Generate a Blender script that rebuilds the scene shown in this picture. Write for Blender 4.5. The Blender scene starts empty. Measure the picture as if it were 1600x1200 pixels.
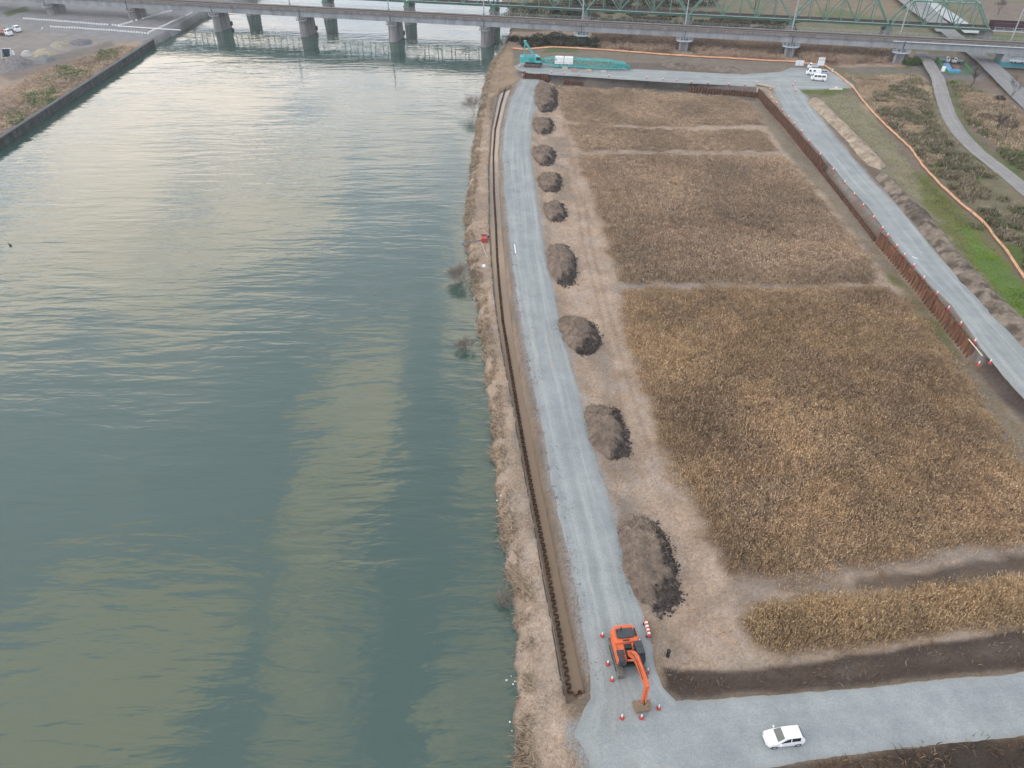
import bpy, bmesh, math, random
import numpy as np
from mathutils import Vector, Matrix
R = math.radians
random.seed(7); RNG = np.random.default_rng(7)
S = bpy.context.scene
COL = S.collection
# ---------------------------------------------------------------- camera, sky, sun, exposure
CAM_H, PITCH, FPX = 71.0, R(38.5), 1111.0
cd = bpy.data.cameras.new('camera'); cam = bpy.data.objects.new('camera', cd); COL.objects.link(cam)
cam.location = (0, 0, CAM_H); cam.rotation_euler = (R(90) - PITCH, 0, 0)
cd.sensor_width = 36; cd.lens = 36 * FPX / 1600; cd.clip_start = 0.5; cd.clip_end = 20000
S.camera = cam
S.view_settings.view_transform = 'Standard'; S.view_settings.look = 'None'
S.view_settings.exposure = 0.28; S.view_settings.gamma = 1.0
SUN_EL, SUN_AZ = R(38), R(-112)          # azimuth measured from +Y towards +X
W = bpy.data.worlds.new('World'); S.world = W; W.use_nodes = True
def build_world():
    nt = W.node_tree; N = nt.nodes; L = nt.links; N.clear()
    out = N.new('ShaderNodeOutputWorld'); bg = N.new('ShaderNodeBackground')
    sky = N.new('ShaderNodeTexSky'); sky.sky_type = 'NISHITA'; sky.sun_disc = False
    sky.sun_elevation = SUN_EL; sky.sun_rotation = SUN_AZ; sky.dust_density = 2.0; sky.air_density = 1.0
    bg.inputs[1].default_value = 0.10
    def M(op, a, b=None, c=None):
        n = N.new('ShaderNodeMath'); n.operation = op
        for i, v in enumerate((a, b, c)):
            if v is None: continue
            if isinstance(v, (int, float)): n.inputs[i].default_value = v
            else: L.new(v, n.inputs[i])
        return n.outputs[0]
    tc = N.new('ShaderNodeTexCoord'); sx = N.new('ShaderNodeSeparateXYZ'); L.new(tc.outputs['Generated'], sx.inputs[0])
    z = M('MAXIMUM', sx.outputs[2], 0.03)
    # position of the view ray on a flat cloud layer of unit height
    px = M('DIVIDE', sx.outputs[0], z); py = M('DIVIDE', sx.outputs[1], z)
    cv = N.new('ShaderNodeCombineXYZ'); L.new(M('MULTIPLY', px, 3.4), cv.inputs[0]); L.new(M('MULTIPLY', py, 1.5), cv.inputs[1])
    nz = N.new('ShaderNodeTexNoise'); nz.inputs['Scale'].default_value = 1.7; nz.inputs['Detail'].default_value = 6; nz.inputs['Roughness'].default_value = 0.55
    L.new(cv.outputs[0], nz.inputs['Vector'])
    nz2 = N.new('ShaderNodeTexNoise'); nz2.inputs['Scale'].default_value = 0.35; nz2.inputs['Detail'].default_value = 4
    L.new(cv.outputs[0], nz2.inputs['Vector'])
    # banks of bright cloud: (centre x, centre y, half width, half length) on the cloud layer
    total = None
    for (bx, by, hx, hy, k) in CLOUDS:
        d = M('ADD', M('POWER', M('ABSOLUTE', M('DIVIDE', M('SUBTRACT', px, bx), hx)), 3.0), M('POWER', M('ABSOLUTE', M('DIVIDE', M('SUBTRACT', py, by), hy)), 3.0))
        v = M('MULTIPLY', M('SUBTRACT', 1.25, d), k); v = M('MAXIMUM', v, 0.0)
        v = M('MINIMUM', v, k)
        total = v if total is None else M('MAXIMUM', total, v)
    f = M('ADD', total, M('MULTIPLY', M('SUBTRACT', nz.outputs[0], 0.5), 2.3))
    mr = N.new('ShaderNodeMapRange'); mr.interpolation_type = 'SMOOTHSTEP'; L.new(f, mr.inputs[0])
    mr.inputs[1].default_value = 0.1; mr.inputs[2].default_value = 0.95
    # veil of thin grey cloud under the blue, then the bright banks
    thin = N.new('ShaderNodeMixRGB'); L.new(sky.outputs[0], thin.inputs[1]); 
    vl = N.new('ShaderNodeMixRGB'); mrv = N.new('ShaderNodeMapRange'); L.new(sx.outputs[2], mrv.inputs[0]); mrv.inputs[1].default_value = .22; mrv.inputs[2].default_value = .85; L.new(mrv.outputs[0], vl.inputs[0])
    vl.inputs[1].default_value = (14.2, 15.2, 16.9, 1); vl.inputs[2].default_value = (8.6, 9.2, 9.9, 1); L.new(vl.outputs[0], thin.inputs[2])
    mr2 = N.new('ShaderNodeMapRange'); L.new(nz2.outputs[0], mr2.inputs[0]); mr2.inputs[1].default_value = 0.3; mr2.inputs[2].default_value = 0.7
    mr2.inputs[3].default_value = 0.62; mr2.inputs[4].default_value = 0.92; L.new(mr2.outputs[0], thin.inputs[0])
    # brighter overhead-white, warm cloud banks
    mx = N.new('ShaderNodeMixRGB'); L.new(mr.outputs[0], mx.inputs[0]); L.new(thin.outputs[0], mx.inputs[1])
    # cloud banks: brilliant when high, paler towards the horizon
    hi = N.new('ShaderNodeMixRGB'); mr3 = N.new('ShaderNodeMapRange'); L.new(sx.outputs[2], mr3.inputs[0])
    mr3.inputs[1].default_value = 0.25; mr3.inputs[2].default_value = 0.75; L.new(mr3.outputs[0], hi.inputs[0])
    hi.inputs[1].default_value = CLOUD_LOW; hi.inputs[2].default_value = CLOUD_HIGH
    L.new(hi.outputs[0], mx.inputs[2])
    L.new(mx.outputs[0], bg.inputs[0]); L.new(bg.outputs[0], out.inputs[0])
CLOUD_LOW = (26, 22.6, 19.6, 1); CLOUD_HIGH = (16.5, 14, 9.6, 1)
CLOUDS = [(-.34, 1.08, .10, .36, .9), (-.62, .55, .20, .22, 1.0), (-.06, .52, .08, .22, .6), (-.05, .98, .07, .2, .6), (-.28, .55, .10, .18, .6),
          (-1.38, 2.0, .32, .75, 1.1), (-.92, 1.95, .17, .6, 1.0), (-.72, 2.25, .18, .6, .9), (-.1, 1.7, .1, .5, .7),
          (-1.6, 3.6, .75, 1.1, .9), (-.4, 3.4, .5, 1.2, .55)]
build_world()
sd = bpy.data.lights.new('sun', 'SUN'); sd.energy = .9; sd.angle = R(40); sd.color = (1.0, .92, .82)
sun = bpy.data.objects.new('sun', sd); COL.objects.link(sun)
sun.rotation_euler = Vector((-math.sin(SUN_AZ) * math.cos(SUN_EL), -math.cos(SUN_AZ) * math.cos(SUN_EL), -math.sin(SUN_EL))).to_track_quat('-Z', 'Y').to_euler()
sun.location = (-120, -40, 120)

# ---------------------------------------------------------------- helpers
SP, CP = math.sin(PITCH), math.cos(PITCH)
def G(px, py, z=0.0):
    """survey: photo pixel -> plan position at height z"""
    u = (px - 800) / FPX; v = (600 - py) / FPX
    t = (CAM_H - z) / (SP - v * CP)
    return np.array((u * t, t * (CP + v * SP)))
def GL(pts, z=0.0): return np.array([G(x, y, z) for x, y in pts])
def V3(px, py, z): g = G(px, py, z); return Vector((g[0], g[1], z))

def hash2(ix, iy, seed):
    n = (ix.astype(np.int64) * 374761393 + iy.astype(np.int64) * 668265263 + seed * 974711) & 0xffffffff
    n = ((n ^ (n >> 13)) * 1274126177) & 0xffffffff
    n = (n ^ (n >> 16)) & 0xffffffff
    return n.astype(np.float64) / 4294967295.0
def vnoise(x, y, seed=0):
    x = np.asarray(x, float); y = np.asarray(y, float)
    ix = np.floor(x); iy = np.floor(y); fx = x - ix; fy = y - iy
    fx = fx * fx * (3 - 2 * fx); fy = fy * fy * (3 - 2 * fy)
    ix = ix.astype(np.int64); iy = iy.astype(np.int64)
    a = hash2(ix, iy, seed); b = hash2(ix + 1, iy, seed); c = hash2(ix, iy + 1, seed); d = hash2(ix + 1, iy + 1, seed)
    return (a * (1 - fx) + b * fx) * (1 - fy) + (c * (1 - fx) + d * fx) * fy
def fbm(x, y, scale=1.0, octv=4, seed=0, rough=.5):
    x = np.asarray(x) / scale; y = np.asarray(y) / scale; s = 0; a = 1; t = 0
    for k in range(octv):
        s = s + a * vnoise(x * 2 ** k + 17.3 * k, y * 2 ** k - 9.1 * k, seed + k); t += a; a *= rough
    return s / t
def smooth(a, b, x):
    t = np.clip((x - a) / (b - a), 0, 1); return t * t * (3 - 2 * t)
def seg_dist(x, y, pl):
    """distance to polyline, signed side (+ = right of travel direction), global parameter (segment index + t)"""
    best = np.full(x.shape, 1e18); side = np.zeros(x.shape); par = np.zeros(x.shape)
    for i in range(len(pl) - 1):
        ax, ay = pl[i]; bx, by = pl[i + 1]; dx, dy = bx - ax, by - ay; l2 = dx * dx + dy * dy
        t = np.clip(((x - ax) * dx + (y - ay) * dy) / l2, 0, 1)
        ex = x - ax - t * dx; ey = y - ay - t * dy; d2 = ex * ex + ey * ey
        m = d2 < best
        best = np.where(m, d2, best); par = np.where(m, i + t, par)
        side = np.where(m, dy * (x - ax) - dx * (y - ay), side)
    return np.sqrt(best), np.sign(side), par
def poly_sd(x, y, poly):
    """signed distance to polygon, negative inside"""
    pl = np.vstack([poly, poly[:1]]); d, _, _ = seg_dist(x, y, pl)
    ins = np.zeros(x.shape, bool)
    for i in range(len(pl) - 1):
        ax, ay = pl[i]; bx, by = pl[i + 1]
        if ay == by: continue
        c = ((ay > y) != (by > y)) & (x < (bx - ax) * (y - ay) / (by - ay) + ax)
        ins ^= c
    return np.where(ins, -d, d)
def resample(pl, n):
    pl = np.asarray(pl, float); s = np.r_[0, np.cumsum(np.hypot(*np.diff(pl, axis=0).T))]
    q = np.linspace(0, s[-1], n)
    return np.stack([np.interp(q, s, pl[:, k]) for k in range(pl.shape[1])], 1)
def plen(pl): return float(np.hypot(*np.diff(np.asarray(pl), axis=0).T).sum())

def tag(o, label=None, cat=None, group=None, kind=None):
    if label: o['label'] = label
    if cat: o['category'] = cat
    if group: o['group'] = group
    if kind: o['kind'] = kind
    return o
def empty(name, loc, label, cat, rz=0, group=None):
    o = bpy.data.objects.new(name, None); COL.objects.link(o); o.location = loc; o.rotation_euler = (0, 0, rz)
    o.empty_display_size = .3
    return tag(o, label, cat, group)
def np_mesh(name, verts, quads=None, tris=None, mat=None, smooth_=False, colors=None, parent=None, uv=None):
    me = bpy.data.meshes.new(name); verts = np.asarray(verts, np.float32)
    me.vertices.add(len(verts)); me.vertices.foreach_set('co', verts.ravel())
    idx = []; starts = []; tot = []; off = 0
    if quads is not None and len(quads):
        q = np.asarray(quads, np.int32); idx.append(q.ravel()); starts.append(np.arange(len(q)) * 4 + off); off += q.size; tot.append(len(q))
    if tris is not None and len(tris):
        q = np.asarray(tris, np.int32); idx.append(q.ravel()); starts.append(np.arange(len(q)) * 3 + off); off += q.size; tot.append(len(q))
    idx = np.concatenate(idx); starts = np.concatenate(starts).astype(np.int32)
    me.loops.add(len(idx)); me.loops.foreach_set('vertex_index', idx)
    me.polygons.add(len(starts)); me.polygons.foreach_set('loop_start', starts)
    if smooth_: me.polygons.foreach_set('use_smooth', np.ones(len(starts), bool))
    me.update(calc_edges=True)
    if colors is not None:
        a = me.color_attributes.new('col', 'FLOAT_COLOR', 'POINT'); c = np.ones((len(verts), 4), np.float32); c[:, :colors.shape[1]] = colors
        a.data.foreach_set('color', c.ravel())
    if uv is not None:
        l = me.uv_layers.new(name='uv'); l.data.foreach_set('uv', np.asarray(uv, np.float32)[idx].ravel())
    if mat: me.materials.append(mat)
    o = bpy.data.objects.new(name, me); COL.objects.link(o)
    if parent: o.parent = parent
    return o

class MB:
    """collects shapes, builds ONE mesh object"""
    def __init__(s): s.v = []; s.f = []
    def add(s, vs, fs, M=None):
        b = len(s.v)
        for p in vs:
            p = Vector(p); s.v.append(M @ p if M else p)
        for f in fs: s.f.append([b + i for i in f])
        return s
    def box(s, c, d, M=None, rz=0, taper=1.0):
        x, y, z = d[0] / 2, d[1] / 2, d[2] / 2; T = Matrix.Translation(c) @ Matrix.Rotation(rz, 4, 'Z')
        if M: T = M @ T
        t = taper
        vs = [(-x, -y, -z), (x, -y, -z), (x, y, -z), (-x, y, -z), (-x * t, -y * t, z), (x * t, -y * t, z), (x * t, y * t, z), (-x * t, y * t, z)]
        return s.add(vs, [(0, 3, 2, 1), (4, 5, 6, 7), (0, 1, 5, 4), (1, 2, 6, 5), (2, 3, 7, 6), (3, 0, 4, 7)], T)
    def bar(s, a, b, w, h=None, M=None):
        a = Vector(a); b = Vector(b); h = h or w; d = b - a; L_ = d.length
        if L_ < 1e-6: return s
        q = d.to_track_quat('X', 'Z').to_matrix().to_4x4(); T = Matrix.Translation((a + b) / 2) @ q
        if M: T = M @ T
        return s.box((0, 0, 0), (L_, w, h), T)
    def cyl(s, a, b, r0, r1=None, n=10, M=None, cap=True):
        a = Vector(a); b = Vector(b); r1 = r0 if r1 is None else r1; d = b - a
        q = d.to_track_quat('Z', 'Y').to_matrix()
        vs = []; fs = []
        for (p, r) in ((a, r0), (b, r1)):
            for k in range(n):
                an = 2 * math.pi * k / n; vs.append(p + q @ Vector((r * math.cos(an), r * math.sin(an), 0)))
        for k in range(n): fs.append((k, (k + 1) % n, n + (k + 1) % n, n + k))
        if cap: fs += [tuple(range(n - 1, -1, -1)), tuple(range(n, 2 * n))]
        return s.add(vs, fs, M)
    def tube(s, pts, rad, n=5, M=None):
        pts = [Vector(p) for p in pts]; vs = []; fs = []
        for i, p in enumerate(pts):
            d = (pts[min(i + 1, len(pts) - 1)] - pts[max(i - 1, 0)]); q = d.to_track_quat('Z', 'Y').to_matrix()
            r = rad[i] if isinstance(rad, (list, tuple)) else rad
            for k in range(n):
                an = 2 * math.pi * k / n; vs.append(p + q @ Vector((r * math.cos(an), r * math.sin(an), 0)))
        for i in range(len(pts) - 1):
            for k in range(n): fs.append((i * n + k, i * n + (k + 1) % n, (i + 1) * n + (k + 1) % n, (i + 1) * n + k))
        fs += [tuple(range(n - 1, -1, -1)), tuple(range((len(pts) - 1) * n, len(pts) * n))]
        return s.add(vs, fs, M)
    def prism(s, prof, y0, y1, M=None):
        """profile in XZ extruded along Y"""
        n = len(prof); vs = [(x, y0, z) for x, z in prof] + [(x, y1, z) for x, z in prof]
        fs = [tuple(range(n)), tuple(range(2 * n - 1, n - 1, -1))] + [(i, n + i, n + (i + 1) % n, (i + 1) % n) for i in range(n)]
        return s.add(vs, fs, M)
    def plate(s, poly, z0, z1, M=None):
        n = len(poly); vs = [(x, y, z0) for x, y in poly] + [(x, y, z1) for x, y in poly]
        fs = [tuple(range(n - 1, -1, -1)), tuple(range(n, 2 * n))] + [(i, (i + 1) % n, n + (i + 1) % n, n + i) for i in range(n)]
        return s.add(vs, fs, M)
    def quad(s, a, b, c, d, M=None): return s.add([a, b, c, d], [(0, 1, 2, 3)], M)
    def slab(s, a, b, c, d, th=.012):
        """thin solid pane over four corners, thickened inwards"""
        a, b, c, d = (Vector(p) for p in (a, b, c, d)); n = (b - a).cross(d - a).normalized() * th
        return s.add([a, b, c, d, a - n, b - n, c - n, d - n], [(0, 1, 2, 3), (7, 6, 5, 4), (0, 4, 5, 1), (1, 5, 6, 2), (2, 6, 7, 3), (3, 7, 4, 0)])
    def loft(s, rings, M=None, caps=True):
        n = len(rings[0]); vs = [p for r in rings for p in r]; fs = []
        for i in range(len(rings) - 1):
            for k in range(n): fs.append((i * n + k, i * n + (k + 1) % n, (i + 1) * n + (k + 1) % n, (i + 1) * n + k))
        if caps: fs += [tuple(range(n - 1, -1, -1)), tuple(range((len(rings) - 1) * n, len(rings) * n))]
        return s.add(vs, fs, M)
    def build(s, name, mat=None, parent=None, bevel=0, smooth_=False, fix=True):
        me = bpy.data.meshes.new(name); me.from_pydata([tuple(p) for p in s.v], [], s.f)
        if fix:
            bm = bmesh.new(); bm.from_mesh(me); bmesh.ops.recalc_face_normals(bm, faces=bm.faces); bm.to_mesh(me); bm.free()
        if mat: me.materials.append(mat)
        if smooth_:
            for p in me.polygons: p.use_smooth = True
        o = bpy.data.objects.new(name, me); COL.objects.link(o)
        if parent: o.parent = parent
        if bevel:
            m = o.modifiers.new('bevel', 'BEVEL'); m.width = bevel; m.segments = 2; m.limit_method = 'ANGLE'; m.angle_limit = R(25)
        return o
def copy_tree(o, parent=None):
    c = o.copy(); COL.objects.link(c)
    if parent: c.parent = parent
    for ch in [x for x in o.children]: copy_tree(ch, c)
    return c

MATS = {}
def mat(name, rgb, rough=.7, metal=0.0, var=.25, scale=1.5, dirt=None, bump=0.0, spec=.4, var2=None, stretch=None):
    """plain painted / weathered surface: base colour broken up by noise at two scales, optional dirt colour"""
    if name in MATS: return MATS[name]
    m = bpy.data.materials.new(name); m.use_nodes = True; nt = m.node_tree; N = nt.nodes; L = nt.links
    b = N['Principled BSDF']; b.inputs['Roughness'].default_value = rough; b.inputs['Metallic'].default_value = metal
    b.inputs['Specular IOR Level'].default_value = spec
    tc = N.new('ShaderNodeTexCoord'); src = tc.outputs['Object']
    if stretch:
        mp = N.new('ShaderNodeMapping'); mp.inputs['Scale'].default_value = stretch; L.new(src, mp.inputs[0]); src = mp.outputs[0]
    n1 = N.new('ShaderNodeTexNoise'); n1.inputs['Scale'].default_value = scale; n1.inputs['Detail'].default_value = 8; n1.inputs['Roughness'].default_value = .65; L.new(src, n1.inputs['Vector'])
    hs = N.new('ShaderNodeHueSaturation'); hs.inputs['Color'].default_value = (*rgb, 1)
    mr = N.new('ShaderNodeMapRange'); L.new(n1.outputs[0], mr.inputs[0]); mr.inputs[1].default_value = .3; mr.inputs[2].default_value = .7
    mr.inputs[3].default_value = 1 - var; mr.inputs[4].default_value = 1 + var; L.new(mr.outputs[0], hs.inputs['Value'])
    c = hs.outputs[0]
    if dirt:
        n2 = N.new('ShaderNodeTexNoise'); n2.inputs['Scale'].default_value = scale * .7; n2.inputs['Detail'].default_value = 10; n2.inputs['Roughness'].default_value = .7
        mp2 = N.new('ShaderNodeMapping'); mp2.inputs['Location'].default_value = (7, 3, 9); L.new(src, mp2.inputs[0]); L.new(mp2.outputs[0], n2.inputs['Vector'])
        r2 = N.new('ShaderNodeMapRange'); L.new(n2.outputs[0], r2.inputs[0]); r2.inputs[1].default_value = .48; r2.inputs[2].default_value = .72; r2.inputs[4].default_value = dirt[3]
        mx = N.new('ShaderNodeMixRGB'); L.new(r2.outputs[0], mx.inputs[0]); L.new(c, mx.inputs[1]); mx.inputs[2].default_value = (*dirt[:3], 1); c = mx.outputs[0]
    L.new(c, b.inputs['Base Color'])
    if bump:
        bp = N.new('ShaderNodeBump'); bp.inputs['Strength'].default_value = bump; bp.inputs['Distance'].default_value = .05; L.new(n1.outputs[0], bp.inputs['Height']); L.new(bp.outputs[0], b.inputs['Normal'])
    MATS[name] = m; return m
# ---------------------------------------------------------------- survey of the site (photo pixels -> plan)
ZB, ZF, ZR, ZP, ZL = 1.5, 1.3, 2.0, 3.8, 2.4       # bank, reed field, haul road, raised plateau, far-left bank
SHORE = GL([(812, 1290), (805, 1200), (800, 1130), (802, 1060), (803, 1000), (806, 950), (795, 900), (782, 860), (775, 800), (768, 720), (765, 660), (758, 590), (748, 520),
            (742, 470), (735, 440), (725, 380), (728, 320), (735, 270), (738, 230), (748, 170), (757, 130), (768, 100), (784, 77), (792, 62), (800, 40), (800, 22), (790, 8), (770, -20)], 0)
SHORE = np.vstack([[SHORE[0] + (2, -60)], SHORE, [[20, 700], [-40, 1500], [-100, 6000]]])
REVET = GL([(-700, 590), (0, 232), (242, 71)], 0)
LEFTSH = np.vstack([[REVET[0] + (-600, -600)], REVET, GL([(262, 62), (290, 46), (316, 30), (345, 16), (395, 4), (420, -15)], 0), [[-190, 700], [-330, 1500], [-500, 6000]]])
TR_L = GL([(782, 138), (778, 150), (768, 200), (764, 260), (765, 350), (768, 400), (772, 450), (778, 500), (788, 560), (800, 620), (812, 690), (825, 760), (838, 830), (850, 900), (861, 960), (872, 1020), (882, 1080), (888, 1100)], ZB)
TR_R = GL([(800, 136), (791, 160), (782, 200), (779, 240), (781, 300), (787, 380), (793, 440), (800, 500), (809, 560), (820, 620), (834, 690), (847, 760), (860, 820), (872, 880), (884, 940), (895, 990), (906, 1040), (917, 1088)], 0.6)
PILE_T = GL([(790, 137), (783, 160), (774, 200), (771, 240), (772, 300), (775, 350), (777, 400), (780, 440), (786, 500), (796, 560), (806, 620), (818, 690), (831, 760), (843, 820), (855, 880), (866, 940), (877, 1000), (886, 1050), (891, 1082)], 1.0)
TRENCH = np.vstack([TR_L, TR_R[::-1]])
R1_L = GL([(815, 122), (797, 160), (787, 200), (785, 245), (788, 300), (793, 340), (798, 400), (808, 470), (820, 540), (832, 600), (846, 670), (860, 750), (870, 800), (885, 860), (900, 930), (912, 1000), (920, 1060), (919, 1092), (903, 1120), (894, 1148), (911, 1172), (918, 1190), (914, 1215)], ZR)
R1_R = GL([(845, 122), (838, 155), (830, 190), (829, 240), (836, 290), (844, 340), (853, 400), (862, 440), (870, 480), (882, 530), (893, 570), (905, 610), (914, 650), (925, 690), (937, 735), (950, 770), (962, 810), (975, 850), (985, 890), (997, 930), (1010, 965), (1018, 1000), (1027, 1040), (1040, 1075), (1075, 1110), (1190, 1215)], ZR)
RB_T = GL([(940, 1105), (1000, 1100), (1060, 1093), (1090, 1091), (1200, 1087), (1300, 1077), (1400, 1068), (1500, 1058), (1600, 1048), (1760, 1030)], ZR)
RB_B = GL([(940, 1215), (1000, 1215), (1060, 1215), (1120, 1212), (1190, 1201), (1230, 1195), (1300, 1185), (1400, 1172), (1500, 1160), (1600, 1150), (1760, 1132)], ZR)
R2_L = GL([(1205, 132), (1225, 172), (1250, 203), (1275, 232), (1300, 258), (1325, 290), (1355, 321), (1380, 355), (1400, 382), (1423, 411), (1454, 446), (1485, 475), (1510, 509), (1534, 546), (1577, 597), (1600, 622), (1700, 728)], ZP)
R2_R = GL([(1238, 126), (1260, 150), (1300, 207), (1325, 237), (1362, 280), (1400, 317), (1437, 360), (1462, 392), (1512, 447), (1562, 498), (1596, 535), (1700, 642)], ZP)
R3_T = GL([(803, 103), (815, 97.5), (850, 99), (985, 107), (1080, 112), (1160, 116), (1222, 112), (1235, 105), (1290, 108), (1312, 116), (1334, 132)], ZP)
R3_B = GL([(803.5, 105), (814, 111), (830, 115), (900, 119), (960, 123), (1040, 128), (1120, 132), (1185, 136), (1240, 140), (1270, 140), (1334, 137)], ZP)
# plateau edge: retaining line of sheet piles, (pixel of wall foot, ramp width, wall height)
PLAT = [((765, 104), 2.5, 0), ((790, 122), 2.2, 0), ((817, 125), .5, 2.5), ((857, 126), .5, 2.5), ((861, 128), 2.5, .5), ((910, 132), 2.5, .7), ((912, 133), 2.2, 1.3), ((940, 134), 2.2, 1.0), ((945, 134), 2.8, .4), ((1070, 139), 2.4, .4), ((1078, 141), .8, 1.9),
        ((1183, 151), .5, 2.6), ((1225, 200), .5, 2.5), ((1270, 254), .6, 2.3), ((1283, 270), 3.0, .9), ((1364, 374), 3.0, .9), ((1368, 380), .5, 2.7), ((1440, 466), .5, 2.8), ((1512, 560), .5, 2.9), ((1522, 572), 5., 0), ((1600, 662), 6., 0), ((1720, 800), 7., 0)]
PLATP = GL([p[0] for p in PLAT], ZF); PLATW = np.array([p[1] for p in PLAT]); 
NET = GL([(800, 67), (830, 70), (870, 75), (960, 81), (1070, 89), (1160, 94), (1240, 98), (1288, 104), (1310, 119), (1335, 141), (1342, 152), (1360, 175), (1385, 200), (1420, 232), (1440, 260), (1470, 293), (1500, 320), (1540, 355), (1568, 392), (1600, 440), (1660, 530)], ZP)
TRACK = GL([(1440, 82), (1452, 100), (1465, 122), (1475, 160), (1484, 185), (1500, 210), (1522, 233), (1545, 252), (1575, 275), (1600, 296), (1700, 380)], ZP)
PAVED = GL([(1420, -30), (1440, 5), (1470, 40), (1510, 72), (1545, 100), (1575, 130), (1600, 155), (1680, 230)], ZP)

# ---------------------------------------------------------------- terrain grid
def axis(*parts):
    out = [parts[0][0]]
    for (a, b, st) in parts:
        n = max(1, int(round((b - a) / st))); out += list(np.linspace(a, b, n + 1)[1:])
    return np.array(out)
def grow(a, b, n, d0):
    k = np.linspace(0, 1, n + 1)[1:]; return a + (b - a) * (k ** 2.6) * 1.0
GX = np.r_[-grow(270, 6000, 18, 2)[::-1], axis((-270, -95, 1.1), (-95, -12, 3.0), (-12, 22, .26), (22, 112, .42), (112, 230, 1.0)), grow(230, 6000, 18, 2)]
GY = np.r_[-grow(40, 1500, 8, 2)[::-1] , axis((-40, 16, 6.0), (16, 120, .3), (120, 200, .45), (200, 300, .7), (300, 430, 1.3)), grow(430, 9000, 26, 2)]
XX, YY = np.meshgrid(GX, GY)
def height(x, y):
    ds, ss, _ = seg_dist(x, y, SHORE); d = ds * ss                     # + = right (land)
    d = d + (fbm(x, y, 2.2, 3, 5) - .5) * 1.6
    h = np.where(d < 0, np.maximum(-1.6, d * .8), ZB * smooth(0, 1.7, d) * .9 + .1 * ZB * smooth(1.0, 4, d))
    near = d > 0
    h = h + np.where(near, (fbm(x, y, 1.4, 3, 11) - .5) * .28, 0)
    inland = smooth(6, 12, d); h = h * (1 - inland) + np.where(near, inland * (ZF + (fbm(x, y, 9, 3, 3) - .5) * .35 + (fbm(x, y, .9, 2, 31) - .5) * .12), inland * h)
    # haul road and the bottom road stand on low embankments
    for (l, r) in ((R1_L, R1_R), (RB_T, RB_B)):
        p = np.vstack([l, r[::-1]]); s = poly_sd(x, y, p)
        w = 1 - smooth(.35, 2.4, s); h = h * (1 - w) + (ZR - .07) * w
    s = poly_sd(x, y, TRENCH); w = 1 - smooth(-.35, .12, s); h = np.minimum(h, h * (1 - w) + (.0) * w)
    # plateau
    dp, sp, par = seg_dist(x, y, PLATP); rw = np.interp(par, np.arange(len(PLATW)), PLATW)
    dd = -dp * sp                                                        # + = outside (plateau side)
    w = smooth(.08, 1.0, (dd + .06 + (fbm(x, y, 1.5, 2, 9) - .5) * .5 * (rw > 1)) / rw)
    wb = smooth(7, 24, d)                                       # plateau slopes down to the river
    hp = ZP + (fbm(x, y, 6, 3, 21) - .5) * .3
    dn, sn, _ = seg_dist(x, y, NET[:9]); hp = hp - 1.3 * smooth(1.5, 9, -dn * sn) * smooth(60, 110, x * 0 + y - 150)
    for (l, r) in ((R2_L, R2_R), (R3_T, R3_B)):
        p = np.vstack([l, r[::-1]]); q = 1 - smooth(.3, 2.0, poly_sd(x, y, p)); hp = hp * (1 - q) + (ZP - .07) * q
    far = smooth(.5, 3, y - 225) * (d > 0)
    w = np.maximum(w, 0)
    h = np.where(d > 0, h * (1 - w) + (hp * wb + h * (1 - wb)) * w, h)
    # far-left bank
    dl, sl, _ = seg_dist(x, y, LEFTSH); e = -dl * sl
    hl = np.where(e > .25, ZL * smooth(.2, .9, e) + smooth(3, 20, e) * .5 + (fbm(x, y, 5, 3, 41) - .5) * .35, -1.6 + 0 * e)
    h = np.where(e > 0, hl, h)
    return h
H = height(XX, YY)

# ---------------------------------------------------------------- soil / grass cover (albedo of each kind of ground)
STRAW = (.395, .298, .228); STRAW2 = (.36, .28, .215); LITTER = (.215, .155, .105); DARK = (.070, .051, .040); BROWN = (.150, .112, .084); GREYB = (.205, .170, .138)
GREEN = (.090, .130, .030); MOSS = (.135, .140, .045); DGREEN = (.055, .080, .030); GRAV = (.27, .28, .285); MUD = (.20, .155, .115); TAN = (.36, .27, .195); ASPH = (.215, .225, .235)
C = np.empty(XX.shape + (3,)); 
n1 = fbm(XX, YY, 14, 4, 77)[..., None]; n2 = fbm(XX, YY, 3, 4, 78)[..., None]
C[:] = np.array(GREYB) * (1 - n1) + np.array(BROWN) * n1
FN = fbm(XX, YY, 4.0, 4, 51) - .5; FN2 = fbm(XX, YY, 1.2, 3, 52) - .5
def paint(poly, col, feather=1.0, amp=2.0, op=1.0, z=None, patch=0):
    global C
    pl = GL(poly, z) if z is not None else poly
    x0, y0 = pl.min(0) - 12; x1, y1 = pl.max(0) + 12
    i0, i1 = np.searchsorted(GX, (x0, x1)); j0, j1 = np.searchsorted(GY, (y0, y1))
    if i1 <= i0 or j1 <= j0: return
    sl = (slice(j0, j1), slice(i0, i1)); s = poly_sd(XX[sl], YY[sl], pl) + FN[sl] * amp * 2 + FN2[sl] * amp * .6
    w = (1 - smooth(-feather, feather, s)) * op
    if patch: w = w * smooth(.5 - patch * .35, .5 + .12, fbm(XX[sl], YY[sl], 5, 4, int(abs(pl[0, 0]) * 7) % 97))
    C[sl] = C[sl] * (1 - w[..., None]) + np.array(col) * w[..., None]
F1 = [(975, 460), (1050, 455), (1390, 455), (1420, 480), (1450, 520), (1500, 590), (1560, 680), (1600, 740), (1680, 830), (1600, 845), (1500, 858), (1400, 870), (1300, 885), (1200, 900), (1140, 890), (1120, 850), (1080, 790), (1060, 740), (1040, 690), (1010, 600), (985, 520)]
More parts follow.
